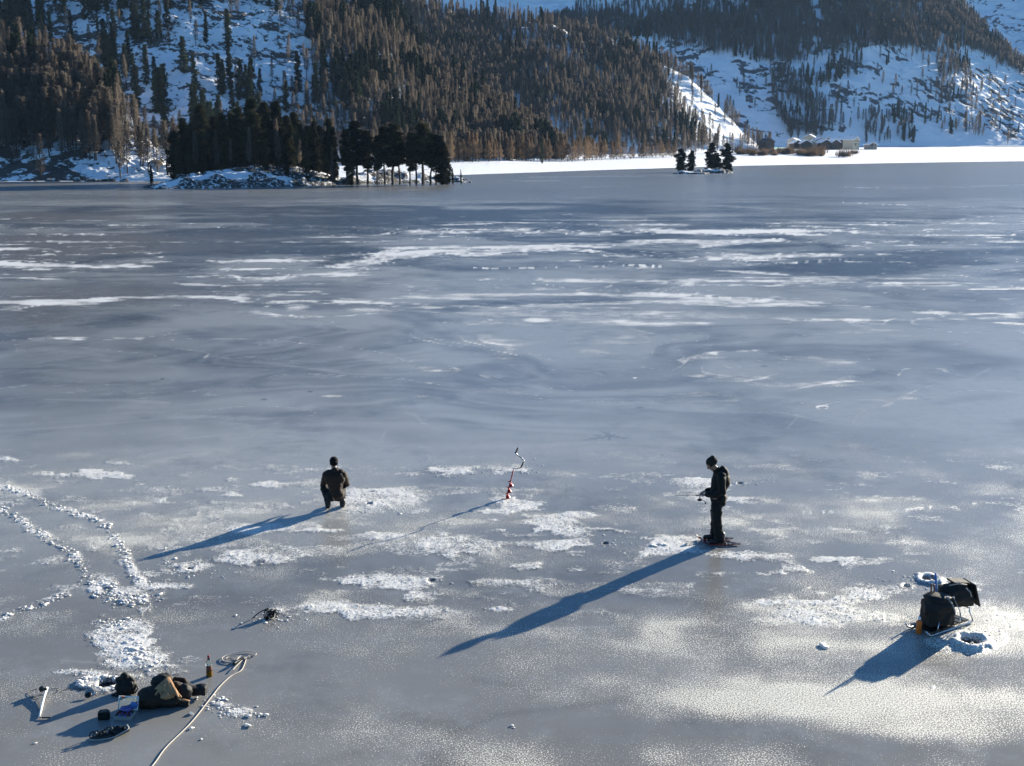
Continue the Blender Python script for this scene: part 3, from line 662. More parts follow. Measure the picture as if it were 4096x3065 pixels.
def forest(name, items, fam, label):
    src = bpy.data.collections.new(name+'_source')
    for k, (cr, tr) in enumerate(fam):
        bm = bmesh.new(); bm.from_mesh(tr)
        for f in bm.faces: f.material_index = 1
        bm.from_mesh(cr); me = bpy.data.meshes.new('far_tree'); bm.to_mesh(me); bm.free()
        me.materials.append(cr.materials[0]); me.materials.append(M['bark'])
        src.objects.link(bpy.data.objects.new('far_tree', me))
    P = np.array([c[1:4] for c in items]); me = bpy.data.meshes.new(name); me.vertices.add(len(P)); me.vertices.foreach_set('co', P.astype(np.float32).ravel())
    attr(me, 'sz', np.array([c[4]/10 for c in items])); attr(me, 'wd', np.array([c[5] for c in items]))
    o = link(name, me); tag(o, label, kind='stuff')
    ng = bpy.data.node_groups.new(name+'_nodes', 'GeometryNodeTree')
    ng.interface.new_socket('Geometry', in_out='INPUT', socket_type='NodeSocketGeometry'); ng.interface.new_socket('Geometry', in_out='OUTPUT', socket_type='NodeSocketGeometry')
    N = ng.nodes; gi = N.new('NodeGroupInput'); go = N.new('NodeGroupOutput'); ip = N.new('GeometryNodeInstanceOnPoints')
    ci = N.new('GeometryNodeCollectionInfo'); ci.inputs['Collection'].default_value = src; ci.inputs['Separate Children'].default_value = True; ci.inputs['Reset Children'].default_value = True
    ip.inputs['Pick Instance'].default_value = True
    ri = N.new('FunctionNodeRandomValue'); ri.data_type = 'INT'
    for s in ri.inputs:
        if s.name == 'Max' and s.type == 'INT': s.default_value = len(fam)-1
        if s.name == 'Min' and s.type == 'INT': s.default_value = 0
    ro = N.new('FunctionNodeRandomValue'); ro.data_type = 'FLOAT_VECTOR'
    ro.inputs[0].default_value = (-.05, -.05, 0); ro.inputs[1].default_value = (.05, .05, 6.28)
    def named(n_):
        a = N.new('GeometryNodeInputNamedAttribute'); a.data_type = 'FLOAT'; a.inputs['Name'].default_value = n_
        return [s for s in a.outputs if s.name == 'Attribute' and s.enabled][0]
    sz, wdd = named('sz'), named('wd')
    mu = N.new('ShaderNodeMath'); mu.operation = 'MULTIPLY'; ng.links.new(sz, mu.inputs[0]); ng.links.new(wdd, mu.inputs[1])
    cx = N.new('ShaderNodeCombineXYZ'); ng.links.new(mu.outputs[0], cx.inputs[0]); ng.links.new(mu.outputs[0], cx.inputs[1]); ng.links.new(sz, cx.inputs[2])
    ng.links.new(gi.outputs[0], ip.inputs['Points']); ng.links.new(ci.outputs[0], ip.inputs['Instance'])
    iout = [s for s in ri.outputs if s.enabled and s.type == 'INT'][0]
    ng.links.new(iout, ip.inputs['Instance Index']); vout = [s for s in ro.outputs if s.enabled][0]
    e2r = N.new('FunctionNodeEulerToRotation'); ng.links.new(vout, e2r.inputs[0]); ng.links.new(e2r.outputs[0], ip.inputs['Rotation']); ng.links.new(cx.outputs[0], ip.inputs['Scale'])
    ng.links.new(ip.outputs[0], go.inputs[0])
    md = o.modifiers.new('scatter', 'NODES'); md.node_group = ng
    return o
forest('larch_forest', rest[0], LARCH, 'mass of small brown larches covering the hillsides')
forest('conifer_forest', rest[1], PINE, 'mass of small dark conifers on the far mountainsides')
print('TREES', cnt, len(rest[0]), len(rest[1]))
#==PART_ISLANDS==
# ------------------------------------------------------------------ islands and shore trees
def mound(name, outline, zf, label, step=.8, seed=0, mat=None, cat=None):
    """rocky islet: heightfield inside a ground outline [(x,y)...]; zf(edge distance, x, y)"""
    O = np.array(outline); x0, y0 = O.min(0)-1; x1, y1 = O.max(0)+1
    nx = int((x1-x0)/step)+2; ny = int((y1-y0)/step)+2
    gx, gy = np.meshgrid(np.linspace(x0, x1, nx), np.linspace(y0, y1, ny))
    ins = inpoly(gx, gy, [tuple(p) for p in outline])
    d = np.full(gx.shape, 1e9)
    for i in range(len(O)):
        a, b = O[i-1], O[i]; L2 = ((b-a)**2).sum(); t = np.clip(((gx-a[0])*(b[0]-a[0])+(gy-a[1])*(b[1]-a[1]))/L2, 0, 1)
        d = np.minimum(d, np.hypot(gx-a[0]-t*(b[0]-a[0]), gy-a[1]-t*(b[1]-a[1])))
    d = np.where(ins, d, -d) + 1.6*(fbm(gx*.4, gy*.4, 3, seed)-.5)
    z = zf(d, gx, gy)
    w1, w2, cid = worley(gx*.5, gy*.5, seed+2)
    rk = .35+ss(.38, .6, fbm(gx*.16, gy*.16, 3, seed+3)) + .9*ss(2.0, .3, d)
    z = z + np.clip(d*.5, 0, 1)*(np.clip(rk, 0, 1)*(1.1*cid*ss(.05, .3, w2-w1)-.2) + .5*(fbm(gx*.5, gy*.5, 3, seed+6)-.5))
    z = np.where(d < 0, np.minimum(z, -.3), z)
    me = mesh_np(name, np.stack([gx, gy, z], -1).reshape(-1, 3), grid_faces(*gx.shape), mat or M['rock'], True)
    attr(me, 'rock', np.clip(rk, 0, 1)*.62)
    o = link(name, me); tag(o, label, kind='structure')
    return lambda X, Y: float(z[min(ny-1, max(0, int(round((Y-y0)/(y1-y0)*(ny-1))))), min(nx-1, max(0, int(round((X-x0)/(x1-x0)*(nx-1)))))])
def outline_from(front, back):
    return [tuple(gp(x, y).xy) for x, y in front] + [tuple((ray(x, 740)[0]*Y, Y)) for x, Y in back]
f1 = [(596, 756), (640, 757), (760, 755), (900, 753), (1050, 749), (1200, 744), (1350, 740), (1370, 738)]
out1 = outline_from(f1, [(1385, 300), (1300, 315), (1000, 322), (800, 312), (660, 290)])
h1 = mound('island', out1, lambda d, X, Y: np.where(d > 0, 4.0*(1-np.exp(-np.clip(d, 0, 99)/5.5)), d)*(0.35+.65*ss(-82, -62, X)), 'rocky snow covered wooded island bank, larger left lobe', seed=881)
f2 = [(1340, 740), (1450, 738), (1600, 734), (1750, 731), (1850, 727), (1862, 722)]
out2 = outline_from(f2, [(1862, 300), (1700, 312), (1500, 312), (1360, 305)])
h2 = mound('island', out2, lambda d, X, Y: np.where(d > 0, 3.1*(1-np.exp(-np.clip(d, 0, 99)/4.5)), d)*(0.4+.6*ss(-10.5, -18, X)), 'low rocky snow covered island spit, right lobe with tall pines', seed=882)
f3 = [(2702, 697), (2760, 699), (2800, 698), (2800, 694)]
def islet(xa, xb, yb, dep, hgt, label, seed):
    A = gp((xa+xb)/2, yb); w = (xb-xa)/FPX*A.y/2
    ol = [(A.x+w*math.cos(t)*(1+.1*math.sin(3*t+seed)), A.y+dep/2+dep/2*math.sin(t)) for t in np.linspace(0, 2*math.pi, 15)[:-1]]
    return mound('islet', ol, lambda d, X, Y: np.where(d > 0, hgt*(1-np.exp(-np.clip(d, 0, 99)/1.2)), d), label, .4, seed)
h3 = islet(2700, 2850, 697, 9, .9, 'tiny rocky islet with two rounded dark pines', 12)
h4 = islet(2800, 2935, 694, 9, 1.6, 'dark rocky islet with two ragged pines, right of its twin', 14)
h5 = islet(1785, 1880, 722, 5, .5, 'low dark rocks at the right tip of the island', 16)
ordn = ['first', 'second', 'third', 'fourth', 'fifth', 'sixth', 'seventh', 'eighth', 'ninth', 'tenth', 'eleventh', 'twelfth', 'thirteenth', 'fourteenth', 'fifteenth', 'sixteenth', 'seventeenth', 'eighteenth', 'nineteenth', 'twentieth', 'twenty-first', 'twenty-second', 'twenty-third', 'twenty-fourth', 'twenty-fifth', 'twenty-sixth', 'twenty-seventh', 'twenty-eighth', 'twenty-ninth', 'thirtieth']
def nth(k):
    k += 1
    return '%d%s' % (k, 'th' if 10 < k % 100 < 14 else {1: 'st', 2: 'nd', 3: 'rd'}.get(k % 10, 'th'))
def isl_row(pts, hf, fam, lab, group, kind='pine_tree', cat='pine tree'):
    """pts: (photo x, depth, photo y of the tree top, width factor), left to right"""
    pts = sorted(pts)
    for k, (x, Y, top, w) in enumerate(pts):
        X = ray(x, 740)[0]*Y; z = max(hf(X, Y), 0)-.3; h = dp(x, top, Y).z - z
        tree(kind, fam, (X, Y, z), h, w*10/h*1.0 if False else w, lab % ordn[k], cat, group)
isl_row([(705, 280, 530, 1.14), (745, 285, 478, 1.12), (800, 282, 426, 1.14), (860, 287, 472, 1.12), (905, 284, 460, 1.12), (960, 286, 436, 1.14), (1010, 282, 401, 1.38), (1060, 287, 416, 1.14), (1110, 283, 411, 1.14), (1160, 285, 468, 1.12), (1215, 282, 496, 1.07), (1262, 284, 488, 1.02), (1310, 282, 481, 0.93), (1335, 280, 515, 0.93)],
        h1, AROLLA, 'tall dark pine in the front row of the wooded island, %s from its left', 'front pines of the wooded island')
isl_row([(770, 296, 534, 1.29), (880, 298, 494, 1.38), (980, 300, 463, 1.38), (1040, 298, 448, 1.38), (1090, 300, 450, 1.29), (1190, 298, 456, 1.29), (1285, 294, 508, 1.21), (830, 299, 455, 1.29), (935, 294, 456, 1.29), (1140, 294, 473, 1.29), (1240, 292, 508, 1.21)],
        h1, AROLLA, 'dark pine behind the front row on the wooded island, %s from its left', 'rear pines of the wooded island')
isl_row([(720, 277, 560, 0.93), (760, 275, 590, 0.77), (840, 275, 618, 0.75), (1065, 273, 568, 0.77), (1150, 273, 616, 0.93), (1230, 275, 586, 0.66), (950, 276, 654, 0.66)],
        h1, AROLLA, 'short bushy dark conifer low on the wooded island bank, %s from its left', 'small conifers on the island bank')
isl_row([(790, 278, 528, 0.75), (870, 278, 520, 0.75), (1000, 277, 514, 0.75), (1120, 277, 480, 0.75), (1200, 278, 560, 0.75), (1330, 275, 590, 0.66), (925, 276, 560, 0.67)],
        h1, LARCH, 'slim brown larch between dark pines on the wooded island, %s from its left', 'larches on the wooded island', 'larch_tree', 'larch tree')
isl_row([(1390, 279, 528, 1.53), (1432, 281, 491, 1.53), (1470, 283, 529, 1.64), (1510, 280, 548, 1.26), (1540, 282, 511, 1.26), (1572, 280, 500, 1.81), (1600, 283, 534, 1.49), (1640, 281, 538, 1.26), (1665, 280, 539, 1.49), (1692, 282, 498, 1.81), (1722, 280, 540, 1.37), (1745, 281, 545, 1.37)],
        h2, BARE, 'tall bare-stemmed pine on the right lobe of the island, %s from left', 'bare-stemmed pines on the island spit')
isl_row([(1405, 276, 634, 0.97), (1768, 279, 548, 1.18), (1790, 281, 610, 0.97)], h2, AROLLA, 'full dark pine crown down to the ground on the island spit, %s from left', 'full pines on the island spit')
isl_row([(607, 282, 665, 0.70), (1812, 287, 675, 0.50), (1845, 288, 680, 0.40)], lambda X, Y: 0, AROLLA, 'little dark shrub-like conifer at the island edge, %s from left', 'tiny conifers at the island edge', 'pine_tree')
isl_row([(2722, 452, 597, 1.75), (2762, 453, 604, 1.35)], h3, AROLLA, 'rounded dark pine on the tiny left islet, %s from left', 'pines on the tiny islets')
isl_row([(2842, 462, 574, 1.75), (2868, 463, 622, 1.60)], h4, AROLLA, 'dense dark pine on the right tiny islet, %s from left', 'pines on the tiny islets')
isl_row([(2905, 463, 576, 1.75)], h4, AROLLA, 'ragged layered pine at the right end of the tiny islet, %s and only one', 'pines on the tiny islets')
isl_row([(2885, 461, 655, 3.40), (2918, 461, 662, 2.60), (2838, 461, 660, 3.00)], h4, AROLLA, 'low dark bush under the islet pines, %s from left', 'bushes under the islet pines', 'bush', 'bush')

# rocks along the island waterline
rock_src = []
for k in range(6):
    mb = MB(); mb.blob((0, 0, 0), (1, .8, .6), k, 2, .3); me = mb.mesh('rock', M['rock']); attr(me, 'rock', np.full(len(me.vertices), .66)); rock_src.append(me)
NROCK = 0
def boulder(x, y, size, label, group):
    p = gp(x, y); o = link('boulder', rock_src[rng.randrange(6)]); o.location = (p.x, p.y, size*.15)
    o.scale = (size*rng.uniform(.8, 1.5), size, size*rng.uniform(.6, 1.0)); o.rotation_euler = (0, 0, rng.uniform(0, 6)); tag(o, label, 'rock', group)
for i in range(46):
    x = 610+i*27+rng.uniform(-8, 8); y = np.interp(x, [600, 760, 1050, 1350, 1600, 1860], [754, 752, 746, 738, 732, 726])-rng.uniform(0, 5)
    boulder(x, y, rng.uniform(.7, 1.5), 'dark boulder on the waterline of the wooded island, %s from its left end' % nth(i), 'boulders along the island waterline')
boulder(1880, 731, .5, 'low black rock on the ice off the island right tip', 'rocks off the island tip')
for i in range(40):
    x = rng.uniform(640, 1330); y = rng.uniform(712, 745); Y = rng.uniform(268, 279); X = ray(x, 740)[0]*Y
    o = link('boulder', rock_src[rng.randrange(6)]); z_ = rng.uniform(.6, 1.5); o.location = (X, Y, h1(X, Y)+.1); o.scale = (z_*1.4, z_, z_*.8); o.rotation_euler = (0, 0, rng.uniform(0, 6))
    tag(o, 'dark snow dusted boulder up on the bank under the island pines', 'rock', 'boulders on the island bank')
for i in range(14):
    boulder(rng.uniform(10, 560), 726, rng.uniform(.6, 1.4), 'dark boulder at the foot of the left shore spur', 'boulders along the left shore')

# pale larches along the shore plain, in front of the hills
PLAIN = LAYERS['shore_plain']
def on_plain(x, Y):
    a = ray(x, 650)[0]
    d0 = np.interp(a, PLAIN.b[0], PLAIN.b[1]); d1 = np.interp(a, PLAIN.c[0], PLAIN.c[1]); t = (Y-d0)/(d1-d0)
    X_, Y_, Z_, r_ = PLAIN.surf(np.array([a]), np.array([min(max(t, 0), 1)])); return Vector((float(X_[0]), float(Y_[0]), float(Z_[0])))
sh = []
g_ = random.Random(31)
x = 1800
while x < 2700:
    sh.append(x); x += g_.uniform(8, 17) + (14 if g_.random() < .12 else 0)
for k, x in enumerate(sh):
    Y = np.interp(x, [1800, 2300, 2700], [545, 640, 760])+g_.uniform(-18, 22); p = on_plain(x, Y)
    hh = g_.uniform(9, 14.5)*(1.0 if x < 2480 else .8)
    tree('larch_tree', SHLARCH, p-Vector((0, 0, .2)), hh, g_.uniform(.85, 1.25), 'pale larch on the shore plain between the big island and islets, %s from left' % nth(k), 'larch tree', 'larches along the shore plain')
p = on_plain(2168, 560); tree('pine_tree', PINE, p, 13, .55, 'single dark leaning pine among the pale shore larches', 'pine tree', None)
for x, Y, hh in [(2700, 790, 10), (2640, 800, 12), (2780, 830, 14), (2832, 840, 11), (2890, 880, 14), (2926, 900, 15), (2965, 880, 8), (2740, 820, 9)]:
    p = on_plain(x, Y); tree('larch_tree', LARCH, p, hh, 1.0, 'small thin larch at the foot of the bright snow flank', 'larch tree', 'larches below the snow flank')
# brown shrubs and poles on the plain
def shrub_mesh(seed, poles=False):
    g = np.random.default_rng(seed); n = 260
    P = np.stack([g.normal(0, .55, n), g.normal(0, .4, n), g.random(n)*.3], 1); d = np.stack([g.normal(0, .3, n), g.normal(0, .3, n), np.ones(n)], 1)
    V, F = tri_cloud(P, d, .5+.9*g.random(n), .06+.06*g.random(n)); return mesh_np('shrub', V, F, M['shrub'])
SHR = [shrub_mesh(i) for i in range(4)]
for k in range(84):
    x = g_.choice([g_.uniform(2950, 3110), g_.uniform(3060, 3300), g_.uniform(3060, 3270), g_.uniform(3200, 3290)]); y = g_.uniform(622, 641) + (4 if x < 3110 else -6)
    Y = np.interp(y, [600, 655], [1010, 815]); p = on_plain(x, Y)
    o = link('shrub', SHR[k % 4]); o.location = p; s_ = g_.uniform(1.6, 3.6); o.scale = (s_*1.0, s_, s_*g_.uniform(.8, 1.5)); o.rotation_euler = (0, 0, g_.uniform(0, 6))
    tag(o, 'brown leafless shrub in the band of bushes before the hamlet', 'shrub', 'shrubs on the plain before the hamlet')
for x, y, s_, lb in [(3375, 633, 5, 'lone rounded brown bush on the snow plain, right of the shrub band'), (3268, 622, 6, 'taller brown bush at the right end of the shrub band'), (3415, 612, 3, 'small lone shrub farthest right on the snow plain')]:
    Y = np.interp(y, [600, 655], [1010, 815]); o = link('shrub', SHR[0]); o.location = on_plain(x, Y); o.scale = (s_, s_, s_); tag(o, lb, 'shrub')
# brown fence-like scrub hanging on the shore edge left of the islets
#==PART_ISLANDS_END==
# ------------------------------------------------------------------ the hamlet
M['wood'] = simple('dark_weathered_wood', (0.045, 0.032, 0.024), .85, .35, 2)
M['plaster'] = simple('cream_plaster', (0.50, 0.42, 0.30), .85, .1, 1)
M['stonewall'] = simple('grey_stone_wall', (0.24, 0.22, 0.19), .9, .4, 2)
M['roofsnow'] = simple('roof_snow', (0.82, 0.83, 0.85), .8, .05, 1)
M['roofdark'] = simple('bare_stone_roof', (0.06, 0.06, 0.062), .8, .3, 2)
M['winglass'] = simple('window_glass', (0.02, 0.025, 0.03), .15, .1, 1)
def house(x, y, Y, w, l, h, rz, wallm, roofm, label, chimney=True, pitch=.5, floors=1):
    """w across the gable, l along the ridge (local y)"""
    p = on_plain(x, Y); z = dp(x, y, Y).z
    e = empty('house', (p.x, p.y, p.z-.3), rz); tag(e, label, 'house', 'houses of the hamlet')
    zo = max(0, z-p.z+.3)                                  # higher houses stand on the slope behind
    rh = w/2*pitch; mb = MB()
    V = [(-w/2, -l/2, -2), (w/2, -l/2, -2), (w/2, l/2, -2), (-w/2, l/2, -2), (-w/2, -l/2, h+zo), (w/2, -l/2, h+zo), (w/2, l/2, h+zo), (-w/2, l/2, h+zo), (0, -l/2, h+zo+rh), (0, l/2, h+zo+rh)]
    mb.add(V, [(3, 2, 1, 0), (0, 1, 5, 8, 4), (2, 3, 7, 9, 6), (1, 2, 6, 5), (3, 0, 4, 7)]); mb.build('wall', wallm, e)
    o_ = .7; t = .5; mb = MB()
    for s in (-1, 1):
        a = Vector((0, 0, h+zo+rh+.05)); b = Vector((s*(w/2+o_), 0, h+zo-o_*pitch+.05)); V = []
        for yy in (-l/2-o_, l/2+o_):
            for q, up in ((a, 0), (b, 0), (b, t), (a, t)): V.append((q.x, yy, q.z+up))
        mb.add(V, [(0, 1, 2, 3), (7, 6, 5, 4), (1, 5, 6, 2), (0, 4, 5, 1), (3, 2, 6, 7)])
    rf = mb.build('roof', roofm, e)
    if chimney: m2 = MB(); m2.box((w*.15, l*.15, h+zo+rh+.6), (.8, .8, 2.0)); m2.build('chimney', M['stonewall'], rf)
    for fl in range(floors):
        for k in (-1, 0, 1):
            m3 = MB(); m3.box((k*w*.28, -l/2-.02, zo+1.4+fl*2.6), (.9, .16, 1.2)); m3.build('window', M['winglass'], e)
            m3 = MB(); m3.box((w/2+.02, k*l*.3, zo+1.4+fl*2.6), (.16, .9, 1.2)); m3.build('window', M['winglass'], e)
    m4 = MB(); m4.box((-w*.12, -l/2-.04, zo+.7), (1.1, .14, 2.4)); m4.build('door', M['wood'], e)
house(3063, 588, 1000, 9.5, 9, 4.2, .5, M['wood'], M['roofdark'], 'dark wooden barn standing alone left of the hamlet', False)
house(3172, 578, 1120, 10, 10, 3.2, -.5, M['plaster'], M['roofsnow'], 'cream house at the left upper edge of the hamlet')
house(3180, 588, 1080, 9, 8, 3.4, .3, M['wood'], M['roofsnow'], 'dark snow roofed chalet at the left front of the hamlet', False)
house(3215, 589, 1075, 10, 8, 3.6, .2, M['wood'], M['roofsnow'], 'dark chalet second from left in the front row', False)
house(3246, 588, 1080, 8.5, 9, 3.2, -.2, M['stonewall'], M['roofsnow'], 'grey stone house in the middle of the front row')
house(3290, 589, 1082, 11, 9, 4.0, .35, M['wood'], M['roofsnow'], 'wide dark chalet fourth from left in the front row')
house(3328, 588, 1085, 10, 9, 4.0, .4, M['wood'], M['roofsnow'], 'dark gabled chalet at the right of the front row', False)
house(3235, 570, 1150, 12, 11, 4.2, -.4, M['plaster'], M['roofsnow'], 'large cream house highest in the hamlet middle', True, .55)
house(3270, 577, 1140, 11, 10, 3.6, .2, M['stonewall'], M['roofsnow'], 'stone house behind the wide dark chalet')
house(3306, 577, 1140, 10, 10, 3.6, -.2, M['stonewall'], M['roofsnow'], 'snow roofed house behind the right front chalets')
house(3352, 580, 1120, 9, 9, 3.8, .6, M['wood'], M['roofsnow'], 'small dark house left of the tall cream one')
house(3400, 582, 1110, 11, 11, 5.2, .75, M['plaster'], M['roofsnow'], 'tall cream house at the right end of the hamlet', True, .5, 2)
house(3478, 586, 1130, 9, 8, 1.6, .3, M['stonewall'], M['roofsnow'], 'low snow covered hut right of the tall cream house', False)
#==VILLAGE_END==
#==PART_PEOPLE==
def sheen(m, w):
    b = m.node_tree.nodes['Principled BSDF']; b.inputs['Sheen Weight'].default_value = w; b.inputs['Sheen Roughness'].default_value = .35; return m
# ------------------------------------------------------------------ people
M['skin'] = simple('weathered_skin', (0.26, 0.14, 0.095), .5, .12, 20)
M['hair'] = simple('dark_hair', (0.02, 0.014, 0.01), .6, .2, 40)
M['jacket_black'] = simple('charcoal_jacket_fabric', (0.005, 0.0048, 0.0045), .8, .3, 14, bumps=.4, spec=.3)
M['jacket_brown'] = simple('brown_jacket_fabric', (0.024, 0.012, 0.006), .8, .3, 14, bumps=.4, spec=.3)
M['trousers'] = simple('black_trouser_fabric', (0.0075, 0.0075, 0.008), .8, .3, 16, bumps=.4, spec=.25)
M['wool'] = simple('dark_knitted_wool', (0.008, 0.008, 0.0075), .9, .3, 60, bumps=.6, spec=.15)
M['wool_grey'] = simple('grey_brown_knitted_wool', (0.022, 0.02, 0.017), .9, .3, 60, bumps=.6, spec=.15)
M['leather'] = simple('dark_boot_leather', (0.009, 0.008, 0.007), .5, .3, 20)
M['blackplastic'] = simple('black_plastic', (0.008, 0.008, 0.008), .38, .2, 10)
M['darksteel'] = simple('dark_blued_steel', (0.03, 0.05, 0.075), .35, .2, 12, metal=.6)
M['metal'] = simple('brushed_steel', (0.6, 0.6, 0.62), .28, .1, 12, metal=1.0)
M['red'] = simple('red_painted_metal', (0.33, 0.008, 0.014), .35, .15, 12)
M['redplastic'] = simple('red_plastic', (0.22, 0.01, 0.012), .4, .15, 12)
for k_ in ('jacket_black', 'jacket_brown', 'trousers', 'wool', 'wool_grey'): sheen(M[k_], .07)
def remesh(mb, name, mat, voxel=.013, smooth=3, wrinkle=0.0, wscale=9.0, seed=0, parent=None):
    """merge overlapping shapes into one continuous surface and fold it a little"""
    me = mb.mesh(name); o = bpy.data.objects.new(name, me); COL.objects.link(o)
    r = o.modifiers.new('r', 'REMESH'); r.mode = 'VOXEL'; r.voxel_size = voxel
    if smooth: sm = o.modifiers.new('s', 'SMOOTH'); sm.iterations = smooth; sm.factor = .5
    dg = bpy.context.evaluated_depsgraph_get(); dg.update()
    m2 = bpy.data.meshes.new_from_object(o.evaluated_get(dg)); bpy.data.objects.remove(o); bpy.data.meshes.remove(me)
    n = len(m2.vertices)
    if wrinkle and n:
        co = np.empty(n*3, np.float32); m2.vertices.foreach_get('co', co); co = co.reshape(-1, 3)
        no = np.empty(n*3, np.float32); m2.vertices.foreach_get('normal', no); no = no.reshape(-1, 3)
        u = co[:, 0]+co[:, 1]*.8; w = co[:, 2]
        d = fbm(u*wscale*.6+seed, w*wscale*1.4-co[:, 1]*3, 3, 300+seed)-.5 + .6*(np.abs(fbm(u*wscale*.5+9, w*wscale+u*4, 2, 330+seed)-.5))
        co = co+no*(d*wrinkle)[:, None]; m2.vertices.foreach_set('co', co.ravel())
    m2.polygons.foreach_set('use_smooth', np.ones(len(m2.polygons), dtype=bool)); m2.update()
    m2.materials.clear(); m2.materials.append(mat)
    m2.name = name
    return link(name, m2, None, parent)
def limb(mb, pts, rad, n=12):
    for p, r in zip(pts, rad): mb.blob(p, (r, r, r), 0, 2, 0)
    mb.tube(pts, rad, n)
def hand(mb, wrist, direc, palm_n, curl=.9, s=1.0):
    """palm, four unequal bent fingers and a thumb, in mesh mb"""
    d = Vector(direc).normalized(); n = Vector(palm_n).normalized(); sd = d.cross(n).normalized(); w = Vector(wrist)
    pc = w+d*.045*s; rot = Matrix((sd, d, n)).transposed()
    mb.blob(pc, (.042*s, .052*s, .017*s), 1, 2, .0, rot)
    for k, (off, l) in enumerate(((-.03, .068), (-.01, .078), (.01, .073), (.029, .058))):
        b = w+d*.085*s+sd*off*s; p = [b-d*.02*s]; a = 0
        for j in range(3):
            a += curl*(.55+.1*j); p.append(p[-1]+(d*math.cos(a)-n*math.sin(a))*(l*(.5, .32, .26)[j]+(.02 if j == 0 else 0))*s)
        mb.tube([tuple(q) for q in p], [.0095*s, .0092*s, .0085*s, .007*s], 7)
    t0 = w+d*.03*s-sd*.034*s; p = [t0, t0-sd*.026*s+d*.022*s-n*.012*s, t0-sd*.022*s+d*.05*s-n*.03*s]
    mb.tube([tuple(q) for q in p], [.012*s, .011*s, .009*s], 7)
def head(mb, c, fwd, up, s=1.0):
    f = Vector(fwd).normalized(); u = Vector(up); u = (u-f*u.dot(f)).normalized(); l = u.cross(f); rot = Matrix((f, l, u)).transposed(); c = Vector(c)
    P = lambda a, b, z: c+rot @ Vector((a*s, b*s, z*s))
    mb.blob(P(-.005, 0, .03), (.098*s, .077*s, .088*s), 0, 3, 0, rot)
    mb.blob(P(.022, 0, -.04), (.068*s, .056*s, .07*s), 0, 3, 0, rot)
    mb.blob(P(.05, 0, -.092), (.03*s, .03*s, .022*s), 0, 2, 0, rot)              # chin
    mb.blob(P(.099, 0, -.014), (.019*s, .013*s, .024*s), 0, 2, 0, rot)            # nose
    mb.blob(P(.088, 0, .022), (.012*s, .05*s, .01*s), 0, 2, 0, rot)               # brow
    mb.blob(P(.078, 0, -.056), (.013*s, .026*s, .008*s), 0, 2, 0, rot)            # lips
    for q in (-1, 1):
        mb.blob(P(-.005, q*.078, -.01), (.018*s, .009*s, .03*s), 0, 2, 0, rot)    # ears
        mb.blob(P(.06, q*.035, -.03), (.025*s, .022*s, .025*s), 0, 2, 0, rot)     # cheeks
    return P, rot

# standing man, facing left; local frame: x forward, y his left, z up
p0 = gp(2868, 2170)
man = empty('person', p0, R(180)); tag(man, 'standing person in dark winter clothes and knit hat looking down at a fishing rod', 'person')
bd = MB(); hc = (.155, 0, 1.60); P, hrot = head(bd, hc, (.78, 0, -.62), (.6, 0, .8), 1.04)
limb(bd, [(.02, 0, .95), (0, 0, 1.12), (-.01, 0, 1.30), (.02, 0, 1.42)], [.13, .115, .135, .10]); limb(bd, [(.03, 0, 1.42), (.09, 0, 1.53)], [.06, .058])
hands = {}
for q in (-1, 1):
    limb(bd, [(.01, q*.07, .95), (.03+.02*q, q*.095, .95), (.03, q*.10, .50), (-.0-.03*q, q*.11, .10)], [.1, .095, .06, .045])
    limb(bd, [(-.03-.03*q, q*.11, .08), (.10, q*.13, .05)], [.045, .035])
    wr = (.27, q*.07+.02, 1.02) if q > 0 else (.23, -.09, 1.03)
    limb(bd, [(0, q*.14, 1.40), (0.0, q*.20, 1.36), (-.01, q*.235, 1.12), (.12, q*.17, 1.04), wr], [.07, .055, .043, .036, .028]); hands[q] = wr
hand(bd, hands[1], (1, -.25, -.05), (0, .1, 1), 1.0); hand(bd, hands[-1], (1, .35, -.1), (0, 0, 1), .6)
body = remesh(bd, 'body', M['skin'], .0085, 1, parent=man)
for q in (-1, 1):
    e_ = MB(); e_.blob(P(.083, q*.033, .004), (.012, .012, .011), 0, 2, 0); e_.build('eye', M['hair'], body, True)
jk = MB()
limb(jk, [(.02, 0, .93), (.01, 0, 1.10), (-.01, 0, 1.28), (0, 0, 1.40)], [.155, .155, .165, .12])
jk.blob((-.05, 0, 1.27), (.165, .20, .21), 0, 3, .05); jk.blob((0.0, 0, .94), (.165, .19, .14), 0, 3, .05)
limb(jk, [(.02, 0, 1.42), (.06, 0, 1.49)], [.085, .075]); jk.blob((-.09, 0, 1.44), (.085, .13, .10), 4, 3, .1); jk.blob((-.06, 0, 1.50), (.07, .10, .07), 4, 3, .1)        # hood lying on the back
jk.blob((-.03, 0, .84), (.12, .17, .10), 0, 3, .05)
for q in (-1, 1):
    wr = Vector(hands[q]); el = Vector((.12, q*.17, 1.04))
    limb(jk, [(-.01, q*.14, 1.40), (0, q*.20, 1.36), (-.02, q*.25, 1.12), (.10, q*.185, 1.035), tuple(el+(wr-el)*.8)], [.09, .085, .075, .062, .052])
remesh(jk, 'jacket', M['jacket_black'], .012, 2, .028, 8, 3, man)
tr = MB()
for q in (-1, 1):
    limb(tr, [(.015, q*.06, .92), (.03+.02*q, q*.095, .86), (.035, q*.105, .52), (.0-.02*q, q*.115, .13)], [.14, .115, .092, .092])
remesh(tr, 'trousers', M['trousers'], .012, 2, .040, 12, 6, man)
